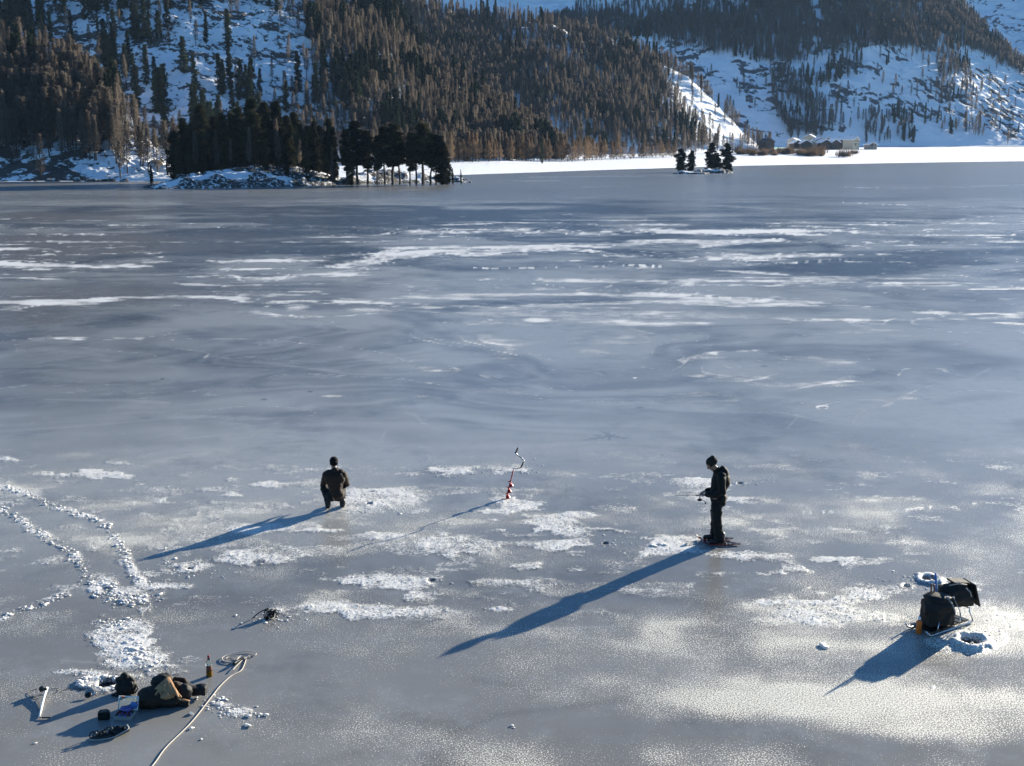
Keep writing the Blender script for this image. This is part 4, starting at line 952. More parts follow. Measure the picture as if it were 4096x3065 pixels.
for q in (-1, 1):
    bt = MB(); x_ = -.03-.04*q
    limb(bt, [(x_, q*.115, .20), (x_, q*.118, .10)], [.068, .062]); limb(bt, [(x_-.02, q*.12, .075), (x_+.10, q*.13, .07), (x_+.20, q*.14, .065)], [.05, .052, .045])
    remesh(bt, 'boot', M['leather'], .009, 2, .006, 20, 2, man)
ht = MB(); ht.blob(P(-.028, 0, .062), (.113, .092, .092), 0, 3, .04, hrot); ht.blob(P(-.03, 0, .01), (.112, .094, .05), 0, 3, .04, hrot); ht.blob(P(-.10, 0, .12), (.035, .035, .03), 2, 2, .15)
remesh(ht, 'hat', M['wool_grey'], .009, 1, .006, 40, 2, man)
# snowshoes (worn: separate things standing on the ice under the boots)
for q in (-1, 1):
    x_ = -.03-.04*q; ss_ = empty('snowshoe', p0+Vector((-(x_+.05), -q*.125, .0)), R(180)-q*.10)
    tag(ss_, 'red rimmed snowshoe under the near boot of the standing person' if q > 0 else 'red rimmed snowshoe with raised bright tip under the far boot of the standing person', 'snowshoe', 'snowshoes of the standing person')
    pts = []
    for k in range(28):
        a = 2*math.pi*k/28; px = .36*math.cos(a); w_ = .105*(1 if px > -.1 else 1+.9*(px+.1)); py_ = w_*math.sin(a)
        pts.append((px, py_, .03+max(0, px-.16)**2*2.6))
    m_ = MB(); m_.tube(pts+[pts[0]], .009, 6, False); m_.build('frame', M['redplastic'], ss_, True)
    m_ = MB()
    for k in range(-4, 4):
        a0 = k*.07; m_.box((a0+.03, 0, .03+max(0, a0-.13)**2*2.6), (.05, .17-(max(0, -a0-.1)*.5), .006))
    m_.build('deck', M['blackplastic'], ss_)
    m_ = MB(); m_.box((0, 0, .045), (.26, .09, .02)); m_.box((-.34, 0, .03), (.14, .07, .014)); m_.build('binding', M['blackplastic'], ss_, bevel=.004)
    m_ = MB(); m_.box((.335, 0, .115), (.05, .10, .012), Matrix.Rotation(-.75, 3, 'Y')); m_.build('tip_plate', M['metal'], ss_, bevel=.003)
# fishing rod in his left hand (world frame, pointing left)
def W(x, y, z): return p0 + Vector((-x, -y, z))
rod = empty('fishing_rod', W(.33, .06, 1.0)); tag(rod, 'short ice fishing rod with hanging reel held by the standing person', 'fishing rod')
rp = Vector(rod.location)
def rl(x, y, z): return tuple(W(x, y, z)-rp)
m_ = MB(); m_.tube([rl(.22, .08, 1.0), rl(.46, .035, .985)], [.015, .013], 8); m_.build('grip', M['blackplastic'], rod, True)
m_ = MB(); m_.tube([rl(.46, .035, .985), rl(.66, 0, .975), rl(.86, -.03, .955)], [.006, .004, .002], 6); m_.build('blank', M['blackplastic'], rod, True)
m_ = MB(); m_.blob(rl(.38, .05, .90), (.05, .032, .03), 3, 2, .2); m_.tube([rl(.38, .05, .99), rl(.38, .05, .91)], .008, 6); m_.tube([rl(.36, .06, .90), rl(.29, .07, .885), rl(.27, .07, .84)], .006, 6); m_.blob(rl(.27, .07, .835), (.014, .014, .02), 1, 2, 0); m_.build('reel', M['metal'] if False else M['blackplastic'], rod, True)
m_ = MB(); m_.tube([rl(.86, -.03, .955), rl(.865, -.03, .4), rl(.87, -.03, .02)], .0012, 4); m_.build('line', M['metal'], rod)

# crouching man seen from behind; local frame: x right, y away from the camera
p1 = gp(1343, 2040)
cm = empty('person', p1, R(8)); tag(cm, 'crouching person in a brown jacket and dark hat seen from behind', 'person')
bd = MB(); P2, hr2 = head(bd, (-.015, .20, .99), (-.1, .85, -.5), (0, .5, .85), 1.03)
limb(bd, [(.0, 0, .33), (0, .04, .50), (0, .09, .66), (0, .12, .80)], [.13, .12, .14, .10]); limb(bd, [(0, .13, .80), (-.01, .17, .91)], [.06, .056])
kn = {-1: ((-.245, .22, .44), (-.165, .06, .10), (-.17, .24, .05)), 1: ((.17, .42, .47), (.15, .10, .10), (.17, .28, .05))}
wrs = {-1: (-.11, .48, .42), 1: (.08, .50, .40)}; els = {-1: (-.255, .28, .50), 1: (.24, .30, .50)}
for q in (-1, 1):
    k_, a_, t_ = kn[q]
    limb(bd, [(q*.07, .0, .32), (q*.11, .02, .30), k_, a_], [.1, .095, .06, .045]); limb(bd, [a_, t_], [.045, .035])
    limb(bd, [(q*.12, .10, .79), (q*.19, .10, .75), els[q], wrs[q]], [.07, .055, .042, .028])
    hand(bd, wrs[q], (-q*.3, .9, -.3), (0, .3, 1), .7)
body = remesh(bd, 'body', M['skin'], .0085, 1, parent=cm)
for q in (-1, 1):
    e_ = MB(); e_.blob(P2(.083, q*.033, .004), (.012, .012, .011), 0, 2, 0); e_.build('eye', M['hair'], body, True)
jk = MB(); limb(jk, [(.02, -.01, .33), (.01, .03, .50), (0, .07, .66), (0, .11, .79)], [.13, .165, .19, .12])
jk.blob((.055, -.03, .37), (.145, .15, .12), 2, 3, .06); jk.blob((0, .06, .68), (.235, .17, .17), 5, 3, .05); jk.blob((.0, .09, .85), (.115, .10, .07), 4, 3, .12)
for q in (-1, 1):
    limb(jk, [(q*.12, .09, .79), (q*.185, .09, .75), els[q], tuple(Vector(els[q])*.2+Vector(wrs[q])*.8)], [.095, .09, .075, .052])
remesh(jk, 'jacket', M['jacket_brown'], .012, 2, .034, 9, 4, cm)
tr = MB()
for q in (-1, 1):
    k_, a_, t_ = kn[q]; limb(tr, [(q*.07, .01, .31), (q*.11, .03, .30), k_, (a_[0], a_[1], a_[2]+.05)], [.12, .105, .080, .062])
remesh(tr, 'trousers', M['trousers'], .012, 2, .03, 12, 7, cm)
for q in (-1, 1):
    k_, a_, t_ = kn[q]; bt = MB(); limb(bt, [(a_[0], a_[1], .17), (a_[0], a_[1], .08)], [.066, .06]); limb(bt, [(a_[0], a_[1]-.02, .07), t_, (t_[0]*1.05, t_[1]+.02, .05)], [.05, .05, .042])
    remesh(bt, 'boot', M['leather'], .009, 2, .006, 20, 2, cm)
ht = MB(); ht.blob(P2(-.02, 0, .055), (.112, .092, .095), 0, 3, .04, hr2); ht.blob(P2(-.045, 0, -.01), (.09, .088, .06), 0, 3, .04, hr2)
remesh(ht, 'hat', M['wool'], .009, 1, .006, 40, 2, cm)

# ------------------------------------------------------------------ ice auger
c0 = gp(2024, 1996); ag = empty('ice_auger', c0); tag(ag, 'hand ice auger with red spiral and crank handle standing in the ice', 'ice auger')
def ap(x, y): return dp(x, y, c0.y)-c0
shb, sht = ap(2022, 2004), ap(2054, 1880)
m_ = MB(); m_.tube([tuple(shb), tuple(sht)], .014, 8); m_.build('shaft', M['red'], ag, True)
ax = (sht-shb).normalized(); x1 = ax.orthogonal().normalized(); y1 = ax.cross(x1); V = []; F = []; n = 70; Ls = .50
for i in range(n):
    t = i/(n-1); a = t*2*math.pi*3.6+.5; c = shb+ax*(t*Ls); rr = .088*min(1, (1-t)*9+.15); d = x1*math.cos(a)+y1*math.sin(a)
    V += [c+d*.012+ax*.002, c+d*rr, c+d*rr-ax*.006, c+d*.012-ax*.006]
for i in range(n-1):
    for k in range(4): F.append((i*4+k, i*4+(k+1) % 4, i*4+4+(k+1) % 4, i*4+4+k))
m_ = MB(); m_.add(V, F); m_.build('spiral_blade', M['red'], ag, True)
m_ = MB(); m_.tube([ap(2053, 1885), ap(2054, 1875), ap(2068, 1876), ap(2080, 1872), ap(2085, 1868)], .009, 8); m_.tube([ap(2094, 1846), ap(2092, 1837), ap(2080, 1828), ap(2066, 1818), ap(2064, 1810)], .012, 8); m_.build('crank', M['darksteel'], ag, True)
m_ = MB(); m_.tube([ap(2084, 1870), ap(2090, 1858), ap(2094, 1849)], [.016, .018, .016], 8); m_.build('grip', M['blackplastic'], ag, True)
m_ = MB(); m_.tube([ap(2063, 1812), ap(2067, 1803), ap(2072, 1791)], [.013, .020, .018], 8); m_.blob(ap(2063, 1811), (.026, .026, .02), 1, 2, 0); m_.build('knob', M['blackplastic'], ag, True)
m_ = MB(); m_.blob(ap(2065, 1817), (.022, .022, .022), 1, 2, 0); m_.blob(ap(2094, 1845), (.018, .018, .034), 1, 2, 0); m_.build('joint', M['metal'], ag, True)
#==PEOPLE_END==
# ------------------------------------------------------------------ sled with bags
M['bagfabric'] = simple('black_bag_fabric', (0.009, 0.0085, 0.008), .7, .35, 10, bumps=.6, spec=.35)
M['olive'] = simple('brown_olive_canvas', (0.020, 0.014, 0.009), .75, .35, 10, bumps=.6, spec=.3)
M['tan'] = simple('tan_lining_cloth', (0.36, 0.20, 0.095), .8, .3, 12, bumps=.5)
M['webbing'] = simple('grey_webbing', (0.30, 0.29, 0.27), .6, .2, 20)
M['orange'] = simple('orange_painted_bottle', (0.62, 0.13, 0.015), .3, .1, 10)
M['blueplastic'] = simple('blue_plastic', (0.05, 0.16, 0.42), .3, .2, 10)
M['purple'] = simple('blue_violet_plastic', (0.10, 0.10, 0.30), .4, .4, 14)
M['white'] = simple('white_plastic', (0.75, 0.75, 0.72), .35, .08, 10)
M['rope'] = simple('pale_rope_fibre', (0.50, 0.45, 0.39), .8, .2, 60, bumps=.5)
M['wooden'] = simple('brown_wood_handle', (0.16, 0.06, 0.03), .5, .3, 14)
M['snow'] = simple('trodden_snow', (0.84, 0.83, 0.81), .7, .06, 6)
_nt = M['snow'].node_tree; _tr = _nt.nodes.new('ShaderNodeBsdfTranslucent'); _tr.inputs[0].default_value = (.85, .85, .85, 1); _mx = _nt.nodes.new('ShaderNodeMixShader'); _mx.inputs[0].default_value = .4
_nt.links.new(_nt.nodes['Principled BSDF'].outputs[0], _mx.inputs[1]); _nt.links.new(_tr.outputs[0], _mx.inputs[2]); _nt.links.new(_mx.outputs[0], _nt.nodes['Material Output'].inputs[0])
def glass(name, col, rough=.05, ior=1.45):
    m, nt, b, out = new_mat(name); b.inputs['Base Color'].default_value = col+(1,); b.inputs['Roughness'].default_value = rough
    b.inputs['Transmission Weight'].default_value = 1.0; b.inputs['IOR'].default_value = ior; return m
M['clear'] = glass('clear_plastic', (.85, .95, .9)); M['amber'] = simple('orange_drink', (.95, .48, .06), .15, .1, 8)
_nt = M['amber'].node_tree; _tr = _nt.nodes.new('ShaderNodeBsdfTranslucent'); _tr.inputs[0].default_value = (1.0, .60, .08, 1); _mx = _nt.nodes.new('ShaderNodeMixShader'); _mx.inputs[0].default_value = .8
_nt.links.new(_nt.nodes['Principled BSDF'].outputs[0], _mx.inputs[1]); _nt.links.new(_tr.outputs[0], _mx.inputs[2]); _nt.links.new(_mx.outputs[0], _nt.nodes['Material Output'].inputs[0])
s0 = gp(3738, 2512); s1 = gp(3838, 2478); sdv = (s1-s0); sl_ang = math.atan2(sdv.y, sdv.x); sx = sdv.normalized(); sy = Vector((-sx.y, sx.x, 0))
def sp_(a, b, z): return s0 + sx*a + sy*b + Vector((0, 0, z))
sled = empty('sled', s0); tag(sled, 'low pulk sled on bent metal runners carrying two black bags', 'sled')
for b in (-.20, .20):
    m_ = MB(); m_.tube([tuple(sp_(a, b, z)-s0) for a, z in ((-.48, .12), (-.42, .05), (-.34, .018), (.62, .018), (.72, .03))], .014, 8); rn = m_.build('runner', M['metal'], sled, True)
    for a in (-.2, .35): m_ = MB(); m_.tube([tuple(sp_(a, b, .02)-s0), tuple(sp_(a+.06, b*.9, .22)-s0)], .010, 6); m_.build('strut', M['metal'], sled, True)
for k in range(7):
    m_ = MB(); m_.box(tuple(sp_(-.30+k*.14, 0, .075)-s0), (.11, .42, .018), Matrix.Rotation(sl_ang, 3, 'Z')); m_.build('slat', M['blackplastic'], sled, bevel=.003)
m_ = MB(); m_.tube([tuple(sp_(.62, b, z)-s0) for b, z in ((-.19, .22), (-.19, .27), (.19, .27), (.19, .22))], .012, 8); m_.tube([tuple(sp_(.72, .2, .03)-s0), tuple(sp_(.60, .19, .24)-s0)], .011, 6); m_.tube([tuple(sp_(.72, -.2, .03)-s0), tuple(sp_(.60, -.19, .24)-s0)], .011, 6); m_.build('rear_bow', M['metal'], sled, True)
def bag(name, c, w, d, h, rz, seed, label, cat, mat='bagfabric'):
    e = empty(name, c, rz); tag(e, label, cat)
    mb = MB(); mb.blob((0, 0, h*.5), (w*.5, d*.5, h*.5), seed, 3, .14); mb.box((0, 0, h*.42), (w*.86, d*.86, h*.72), None, .9); mb.blob((w*.22, -d*.1, h*.3), (w*.3, d*.42, h*.26), seed+1, 3, .12); mb.blob((-w*.2, -d*.05, h*.62), (w*.28, d*.42, h*.3), seed+2, 3, .12)
    remesh(mb, 'bag_body', M[mat], .016, 3, .05, 7, seed, e)
    return e
b1 = bag('backpack', sp_(-.02, -.04, .085)+Vector((0, 0, 0)), .52, .42, .50, sl_ang*.3, 11, 'bulging black backpack on the near end of the sled', 'backpack')
m_ = MB(); m_.blob((0, 0, .46), (.24, .20, .06), 5, 3, .12); m_.build('lid_flap', M['bagfabric'], b1, True)
for k, (x_, z_) in enumerate(((.10, .50), (.19, .50))):
    m_ = MB(); m_.box((x_, -.12, z_), (.05, .02, .02)); m_.build('buckle', M['metal'], b1, bevel=.004)
m_ = MB(); m_.tube([(.05, -.14, .53), (.12, -.23, .42), (.16, -.26, .3)], .010, 6); m_.tube([(.2, -.1, .5), (.27, -.2, .30), (.30, -.22, .16), (.36, -.2, .14)], .008, 6); m_.build('strap', M['webbing'], b1, True)
b2 = bag('duffel_bag', sp_(.50, .03, .28), .60, .40, .40, sl_ang*.4, 21, 'black bag with flap and yellowish lit top on the rear of the sled', 'bag')
m_ = MB(); m_.box((.06, .02, .40), (.30, .24, .03), Matrix.Rotation(.10, 3, 'Y')); m_.build('lid_flap', M['bagfabric'], b2, bevel=.01)
m_ = MB(); m_.box((.30, -.02, .20), (.03, .34, .40), Matrix.Rotation(-.30, 3, 'Y')); m_.build('side_flap', M['bagfabric'], b2, bevel=.008)
m_ = MB(); m_.tube([(.06, -.2, .36), (.12, -.24, .30), (.15, -.24, .22)], .010, 6); m_.tube([(-.2, -.12, .40), (-.05, -.16, .43), (.1, -.16, .40)], .010, 6); m_.build('strap', M['webbing'], b2, True)
of = gp(3674, 2534); m_ = MB(); fl_ = empty('flask', of); tag(fl_, 'orange flask with pale cap standing beside the front of the sled', 'flask')
m_.lathe([(.040, 0), (.045, .01), (.045, .19), (.038, .215), (.022, .235)], 20); m_.build('flask_body', M['orange'], fl_, True)
m_ = MB(); m_.lathe([(.020, .235), (.022, .24), (.022, .275), (.012, .285)], 16); m_.build('cap', M['white'], fl_, True)
for k, (x_, y0_, y1_, mt, nm, lb, r_) in enumerate(((3725, 2440, 2334, 'wooden', 'rod_handle', 'left brown wooden handle sticking up from the black backpack', .014), (3737, 2440, 2338, 'wooden', 'rod_handle', 'right brown wooden handle sticking up from the black backpack', .014))):
    a_, b_ = dp(x_, y0_, s0.y+.05), dp(x_, y1_, s0.y+.05); m_ = MB(); m_.tube([(0, 0, 0), tuple(b_-a_)], r_, 8); o_ = m_.build(nm, M[mt], None, True); o_.location = a_; tag(o_, lb, 'handle', 'handles in the backpack')
a_, b_ = dp(3746, 2450, s0.y+.2), dp(3742, 2292, s0.y+.2)
pr = empty('ice_chisel', a_); tag(pr, 'long blue and white pole standing upright behind the backpack', 'pole')
m_ = MB(); m_.tube([(0, 0, 0), tuple(b_-a_)], .014, 8); m_.build('pole', M['blueplastic'], pr, True)
m_ = MB(); m_.tube([(.024, .0, .1), tuple(b_-a_+Vector((.02, 0, -.03)))], .009, 8); m_.build('blade', M['white'], pr, True)

# ------------------------------------------------------------------ left group of gear
c = gp(505, 2772); k_ = empty('small_backpack', c, .2); tag(k_, 'small pointed black backpack standing next to the snow ringed hole', 'backpack')
mb = MB(); mb.blob((0, 0, .11), (.145, .11, .12), 31, 3, .12); mb.box((0, 0, .10), (.25, .18, .18), None, .8); mb.blob((.0, 0, .23), (.07, .06, .085), 33, 3, .1); mb.tube([(.1, 0, .17), (.03, 0, .29)], [.05, .015], 8); mb.tube([(-.12, 0, .2), (-.03, 0, .25)], [.04, .03], 8)
remesh(mb, 'bag_body', M['bagfabric'], .01, 2, .03, 10, 8, k_)
m_ = MB(); m_.tube([(.13, -.03, .14), (.17, -.05, .08), (.13, -.08, .02)], .012, 6); m_.tube([(-.12, -.05, .03), (-.19, -.06, .012), (-.1, -.10, .01)], .012, 6); m_.build('strap', M['bagfabric'], k_, True)

c = gp(665, 2822); h_ = empty('rucksack', c, 0); tag(h_, 'large open dark rucksack with crumpled tan lining lying by the rope', 'rucksack')
mb = MB(); mb.blob((-.17, 0, .12), (.22, .20, .15), 41, 3, .12); mb.blob((-.24, .02, .05), (.16, .18, .08), 42, 3, .15); mb.blob((.05, .02, .08), (.2, .16, .1), 45, 3, .12)
remesh(mb, 'bag_body', M['olive'], .012, 2, .035, 9, 9, h_)
mb = MB(); mb.blob((-.10, .24, .24), (.16, .12, .13), 43, 3, .12); mb.box((-.10, .24, .12), (.22, .18, .2)); remesh(mb, 'hood', M['bagfabric'], .012, 2, .03, 9, 5, h_)
mb = MB(); mb.blob((.24, .12, .14), (.11, .11, .12), 44, 3, .08); remesh(mb, 'round_pocket', M['bagfabric'], .011, 2, .02, 9, 5, h_)
m_ = MB()
g_ = random.Random(5)
for k in range(11):
    a = -1.25+k*.25; p_ = [(.0, .17, .33), (.0+.10*math.sin(a), .04-.02*(k % 3), .27+.01*(k % 2)), (.01+.24*math.sin(a), -.12+.03*(k % 3), .17+.05*math.cos(a*1.3))]
    m_.tube(p_, [.024, .030, .016], 6)
m_.blob((.03, -.02, .17), (.14, .10, .07), 8, 3, .15)
remesh(m_, 'lining', M['tan'], .007, 1, .015, 20, 3, h_)
mb = MB(); mb.blob((.12, .12, .20), (.10, .09, .10), 47, 3, .1); mb.tube([(.05, .26, .28), (.2, .24, .26), (.30, .12, .19)], [.03, .04, .02], 8); remesh(mb, 'brown_cloth', M['jacket_brown'], .01, 2, .03, 14, 3, h_)
mb = MB(); mb.box((.40, .26, .10), (.20, .14, .13), Matrix.Rotation(-.05, 3, 'Y')); mb.tube([(.18, .26, .2), (.34, .26, .12)], [.05, .05], 8); remesh(mb, 'sleeve', M['bagfabric'], .011, 2, .03, 12, 6, h_)
mb = MB(); mb.box((.16, -.02, .045), (.34, .08, .07)); remesh(mb, 'lower_flap', M['bagfabric'], .011, 2, .02, 12, 6, h_)
m_ = MB(); m_.tube([(.20, -.03, .10), (.27, -.03, .09), (.34, -.02, .07)], [.018, .02, .016], 8); m_.build('buckle', M['tan'], h_, True)
m_ = MB(); m_.tube([(-.02, .16, .34), (.0, .10, .33), (.05, .02, .26), (.07, -.06, .18)], .012, 6); m_.blob((.12, .0, .17), (.022, .022, .03), 1, 2, 0); m_.build('strap', M['webbing'], h_, True)

c = gp(838, 2705); bo = empty('drink_bottle', c); tag(bo, 'clear plastic bottle with red cap and amber drink standing on the ice', 'bottle')
m_ = MB(); m_.lathe([(.040, 0), (.044, .008), (.044, .09), (.0405, .10), (.0405, .165), (.044, .175), (.044, .20), (.038, .235), (.020, .275), (.014, .285), (.014, .30)], 20); m_.build('bottle_body', M['clear'], bo, True)
m_ = MB(); m_.lathe([(.0405, .003), (.0445, .01), (.0445, .088), (.043, .092)], 20); m_.build('drink', M['amber'], bo, True)
m_ = MB(); m_.lathe([(.0412, .100), (.0420, .101), (.0420, .160), (.0412, .162)], 20); m_.build('label_band', simple('brown_bottle_label', (0.16, 0.06, 0.03), .5, .5, 18), bo, True)
m_ = MB(); m_.lathe([(.017, .298), (.018, .30), (.018, .322), (.014, .326)], 16); m_.build('cap', M['redplastic'], bo, True)

def rope_pts(L, z=.012): return [tuple(gp(x, y, z)) for x, y in L]
def smooth_pts(P_, n=8):
    P_ = [Vector(p) for p in P_]; out = []
    for i in range(len(P_)-1):
        a, b, c_, d = P_[max(i-1, 0)], P_[i], P_[i+1], P_[min(i+2, len(P_)-1)]
        for k in range(n):
            t = k/n; out.append(.5*((2*b)+(c_-a)*t+(2*a-5*b+4*c_-d)*t*t+(3*b-a-3*c_+d)*t**3))
    return out+[P_[-1]]
rpe = empty('rope', (0, 0, 0)); tag(rpe, 'long pale rope stretched over the ice and coiled beyond the bottle', 'rope')
main = [(380, 3300), (480, 3200), (606, 3068), (665, 2989), (765, 2890), (846, 2788), (880, 2745), (921, 2707), (962, 2684), (975, 2664), (986, 2632)]
m_ = MB(); m_.tube(smooth_pts(rope_pts(main)), .008, 8); m_.build('long_strand', M['rope'], rpe, True)
coil = [(986, 2632), (996, 2622), (1020, 2622), (1022, 2612), (991, 2606), (934, 2613), (893, 2628), (890, 2640), (905, 2648), (940, 2650), (950, 2640), (948, 2628), (922, 2625), (905, 2634), (920, 2641), (938, 2638)]
m_ = MB(); m_.tube(smooth_pts(rope_pts(coil, .02)), .007, 8); m_.build('coil', M['rope'], rpe, True)
coil2 = [(986, 2630), (970, 2640), (955, 2655), (942, 2668), (932, 2680)]; coil3 = [(940, 2652), (960, 2626), (990, 2622), (1000, 2628)]
m_ = MB(); m_.tube(smooth_pts(rope_pts(coil2, .03)), .007, 8); m_.tube(smooth_pts(rope_pts(coil3, .035)), .009, 8); m_.build('loose_strand', M['rope'], rpe, True)
m_ = MB(); m_.tube(smooth_pts(rope_pts([(935, 2655), (955, 2642), (975, 2632)], .05)), .022, 8); m_.build('handle', M['blackplastic'], rpe, True)

c = gp(500, 2868); tb = empty('tackle_box', c, -.08); tag(tb, 'open clear tackle box with blue tray and red lures in the rucksack shadow', 'tackle box')
m_ = MB()
for (cx, cy, cz, w_, d_, h2) in ((0, -.10, .028, .24, .006, .055), (0, .10, .028, .24, .006, .055), (-.117, 0, .028, .006, .194, .055), (.117, 0, .028, .006, .194, .055), (0, 0, .004, .23, .19, .006)): m_.box((cx, cy, cz), (w_, d_, h2))
m_.build('tray', M['webbing'], tb)
for k in range(4): m_ = MB(); m_.box((-.072+k*.048, 0, .03), (.004, .188, .045)); m_.build('divider', M['webbing'], tb)
rr = random.Random(3)
for k in range(10): m_ = MB(); m_.blob((rr.uniform(-.1, .1), rr.uniform(-.085, .05), .05), (.016, .03, .014), k, 2, .15); m_.build('lure', M['redplastic'] if k % 3 == 0 else M['purple'], tb, True)
m_ = MB(); rx = Matrix.Rotation(-.35, 3, 'X')
for (cx, cz, w_, h2) in ((0, .0, .28, .012), (0, .17, .28, .012), (-.136, .085, .012, .17), (.136, .085, .012, .17)): m_.box(tuple(Vector((0, .105, .06))+rx @ Vector((cx, 0, cz))), (w_, .02, h2), rx)
m_.build('lid_frame', M['white'], tb)
m_ = MB(); m_.box(tuple(Vector((0, .105, .06))+rx @ Vector((0, 0, .085))), (.262, .004, .16), rx); m_.build('lid', M['clear'], tb)
m_ = MB(); m_.blob((.0, .06, .085), (.10, .05, .04), 8, 3, .2); m_.build('bait_bags', M['purple'], tb, True)
m_ = MB(); m_.blob((.10, .09, .13), (.05, .02, .05), 9, 3, .2); m_.build('bait_pouch', M['blueplastic'], tb, True)
m_ = MB(); m_.box(tuple(Vector((-.075, .092, .06))+rx @ Vector((0, 0, .165))), (.03, .02, .03), rx); m_.build('latch', M['orange'], tb)

c = gp(417, 2876); o_ = empty('black_case', c, .25); tag(o_, 'small black plastic case standing left of the tackle box', 'case')
m_ = MB(); m_.box((0, 0, .055), (.155, .09, .11)); m_.build('case_body', M['blackplastic'], o_, bevel=.01)
m_ = MB(); m_.tube([(-.05, 0, .11), (-.05, 0, .135), (.05, 0, .135), (.05, 0, .11)], .007, 6); m_.build('handle', M['blackplastic'], o_, True)
m_ = MB(); m_.box((.0, -.047, .06), (.11, .008, .05)); m_.build('front_panel', M['leather'], o_)

def cleats(x, y, w, dp_, h, rz, label, seed, cat='ice cleats'):
    c = gp(x, y); e = empty('ice_cleats', c, rz); tag(e, label, cat); r_ = random.Random(seed)
    for k in range(9):
        cx = (k/8-.5)*w; p_ = []; rr_ = h*r_.uniform(.35, .5); tilt = r_.uniform(-.6, .6); off = r_.uniform(-.3, .3)*dp_
        for j in range(13):
            a = 2*math.pi*j/12; p_.append((cx+rr_*math.cos(a)*.9+math.sin(a)*tilt*.03, off+rr_*math.sin(a)*tilt, rr_*1.02+rr_*math.sin(a)))
        m_ = MB(); m_.tube(p_, .009, 6, False); m_.build('loop', M['blackplastic'], e, True)
    m_ = MB(); m_.tube(smooth_pts([(-w*.62, -dp_*.3, .012), (-w*.3, -dp_*.5, .01), (w*.1, -dp_*.45, .015), (w*.35, -dp_*.3, .04), (w*.6, 0, h*.55), (w*.55, .05, h*.8)]), .012, 8); m_.build('strap', M['webbing'], e, True)
    m_ = MB(); m_.blob((-w*.2, 0, h*.22), (w*.35, dp_*.4, h*.28), seed, 3, .35); m_.blob((w*.3, .02, h*.4), (w*.25, dp_*.35, h*.35), seed+1, 3, .35); m_.build('harness', M['blackplastic'], e, True)
    return e
cleats(438, 2945, .40, .18, .13, .28, 'tangled pair of black ice cleats with pale straps in front of the tackle box', 3)
e = cleats(1084, 2472, .13, .12, .16, .9, 'small black bundle of ice cleats lying on snow crumbs left of centre', 5)
m_ = MB(); m_.tube(smooth_pts([(-.02, .03, .17), (-.16, .10, .12), (-.24, .20, .01)]), .010, 6); m_.build('arm', M['blackplastic'], e, True)

c = gp(160, 2870); o_ = empty('lying_rod', c); tag(o_, 'white rod with black reel and loose line lying at the far left', 'fishing rod')
q = lambda x, y, z=.02: tuple(gp(x, y, z)-c)
m_ = MB(); m_.tube([q(157, 2868), q(166, 2830), q(176, 2790, .05), q(188, 2752, .08)], [.014, .017, .017, .02], 8); m_.build('blank', M['white'], o_, True)
m_ = MB(); m_.tube([q(157, 2869), q(172, 2871)], .006, 6); m_.tube([q(169, 2871), q(201, 2871)], .011, 8); m_.build('handle', M['blackplastic'], o_, True)
m_ = MB(); m_.blob(q(168, 2756, .07), (.045, .035, .04), 5, 3, .15); m_.tube([q(168, 2756, .08), q(186, 2757, .10)], .02, 8); m_.build('reel', M['blackplastic'], o_, True)
m_ = MB()
for L_ in ([(150, 2756), (120, 2765), (112, 2778), (130, 2790), (160, 2778), (190, 2778)], [(128, 2781), (140, 2792), (155, 2796)], [(205, 2755), (238, 2757), (225, 2770), (212, 2773)], [(238, 2770), (262, 2758), (300, 2754), (330, 2760), (400, 2760), (428, 2764), (470, 2758)], [(145, 2800), (158, 2825), (150, 2838)]):
    m_.tube(smooth_pts([q(x, y, .008) for x, y in L_]), .0035, 5)
m_.build('line', M['blackplastic'], o_, True)
c = gp(354, 2790); m_ = MB(); m_.lathe([(.045, 0), (.05, .006), (.05, .018), (.03, .022)], 16, (0, 0, .03), Matrix.Rotation(.5, 3, 'X')); o_ = m_.build('round_lid', M['blackplastic'], None, True); o_.location = c; tag(o_, 'small round black lid lying alone left of the black case shadow', 'lid')
for (x, y, r_, lb) in [(1675, 2322, .05, None)]: pass
# dark water standing in the drilled holes
M['water'] = simple('dark_hole_water', (0.004, 0.008, 0.016), .05, .1, 3)
for (hx, hy, r, ring) in HOLES:
    c = gp(hx, hy); m_ = MB(); m_.lathe([(r*1.15, 0), (r*1.15, .01)], 20); o_ = m_.build('hole_water', M['water']); o_.location = (c.x, c.y, -.06); tag(o_, 'dark water in a drilled fishing hole', kind='structure')

# snow crumbs kicked over the ice
ico = bmesh.new(); bmesh.ops.create_icosphere(ico, subdivisions=1, radius=1.0); IV = np.array([v.co[:] for v in ico.verts]); IF = np.array([[v.index for v in f.verts] for f in ico.faces]); ico.free()
def crumbs(name, label, pts, size):
    n = len(pts); g = np.random.default_rng(n)
    sc = size[:, None, None]*g.uniform(.5, 1.7, (n, 1, 3)); an = g.uniform(0, 6.28, n); c_, s_ = np.cos(an), np.sin(an)
    V = IV[None]*sc*(1+.25*g.normal(size=(n, len(IV), 1))); X = V[..., 0]*c_[:, None]-V[..., 1]*s_[:, None]; Y = V[..., 0]*s_[:, None]+V[..., 1]*c_[:, None]
    V = np.stack([X+pts[:, 0:1], Y+pts[:, 1:2], V[..., 2]*.38+pts[:, 2:3]], -1).reshape(-1, 3)
    F = (IF[None]+(np.arange(n)*len(IV))[:, None, None]).reshape(-1, 3)
    tag(link(name, mesh_np(name, V, F, M['snow'], False)), label, kind='stuff')
g = np.random.default_rng(77)
m = (PY > 1780) & (PY < 3060) & (np.abs(PX-2048) < 2150)
w = np.where(m, (.02*ss(.2, .5, frost)+np.clip(thick, 0, 1)**2*ss(.3, .6, frost))*GY, 0).ravel(); w = w/w.sum()
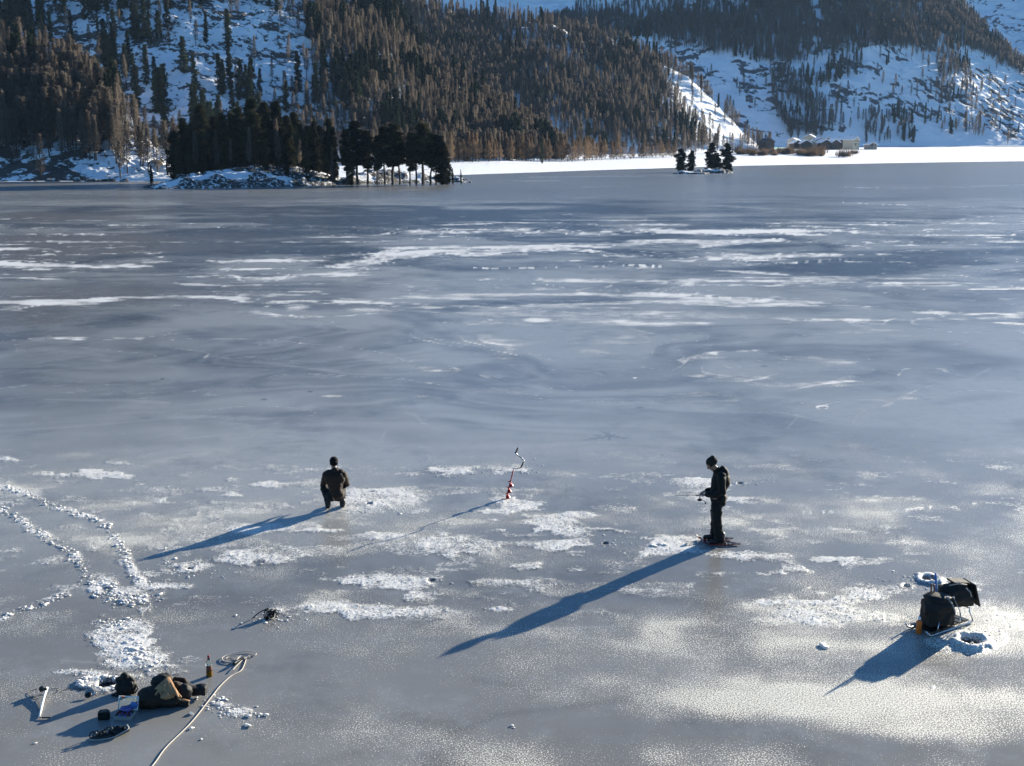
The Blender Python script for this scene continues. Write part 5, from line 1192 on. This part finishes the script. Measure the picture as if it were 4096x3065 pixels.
idx = g.choice(w.size, 7000, p=w); gxx = GX.ravel()[idx]+g.normal(0, .03, 7000); gyy = GY.ravel()[idx]+g.normal(0, .05, 7000)
crumbs('snow_crumbs', 'small crumbs of snow scattered over the frost patches', np.stack([gxx, gyy, GZ.ravel()[idx]+.004], 1), .005+.010*g.random(7000)**3)
# trodden lumps along the footprints
LP = []
for (p_, w_, s_), dens_ in zip(PATHS, (36, 40, 20, 26, 80, 26, 50, 8)):
    for (x0, y0), (x1, y1) in zip(p_[:-1], p_[1:]):
        for _ in range(int(dens_*math.hypot(x1-x0, y1-y0)/110)+1):
            t = g.random(); q_ = gp(x0+(x1-x0)*t+g.normal(0, w_*.40), y0+(y1-y0)*t+g.normal(0, w_*.22)); LP.append((q_.x, q_.y, .008, .010+.036*g.random()**2.2))
for k in range(110):
    a = g.uniform(0, 6.28); q_ = gp(408+88*math.cos(a)+g.normal(0, 8), 2734+24*math.sin(a)+g.normal(0, 3)); LP.append((q_.x, q_.y, .02, .014+.025*g.random()))
for (cx, cy, sx_, sy_, n_) in ((870, 2815, 45, 16, 60), (960, 2850, 50, 14, 50), (1090, 2475, 60, 18, 70), (1890, 1885, 110, 14, 130), (1450, 2010, 80, 24, 120), (2490, 2180, 60, 14, 40), (1560, 2320, 110, 16, 60), (3640, 2330, 90, 20, 50), (2960, 1930, 60, 12, 50), (2140, 1870, 40, 18, 16), (780, 2280, 90, 16, 60)):
    for _ in range(n_): q_ = gp(cx+g.normal(0, sx_), cy+g.normal(0, sy_)); LP.append((q_.x, q_.y, .004, .006+.020*g.random()**2))
for (x, y, r_) in ((765, 2857, .04), (766, 2914, .035), (995, 2866, .04), (990, 2905, .035), (1065, 2862, .035), (805, 2959, .02), (140, 2975, .02), (2048, 2905, .025), (2055, 2912, .02), (3290, 2585, .05), (3298, 2592, .035), (2640, 2180, .05), (2615, 2186, .06), (2660, 2183, .05)): q_ = gp(x, y); LP.append((q_.x, q_.y, r_*.3, r_))
LP = np.array(LP); crumbs('snow_lumps', 'lumps of trodden snow along the footprints and round the holes', LP[:, :3], LP[:, 3])

#==HAZE==
hm = bpy.data.materials.new('mountain_air'); hm.use_nodes = True; hn = hm.node_tree; hn.nodes.remove(hn.nodes['Principled BSDF'])
pv = hn.nodes.new('ShaderNodeVolumePrincipled'); pv.inputs['Color'].default_value = (0.45, 0.68, 1.0, 1); pv.inputs['Density'].default_value = 0.00004; pv.inputs['Anisotropy'].default_value = 0.0
hn.links.new(pv.outputs[0], hn.nodes['Material Output'].inputs['Volume'])
mb = MB(); mb.box((0, 1700, 398), (5600, 4200, 802)); tag(mb.build('haze', hm), 'thin blue mountain air over the lake and slopes', kind='stuff')
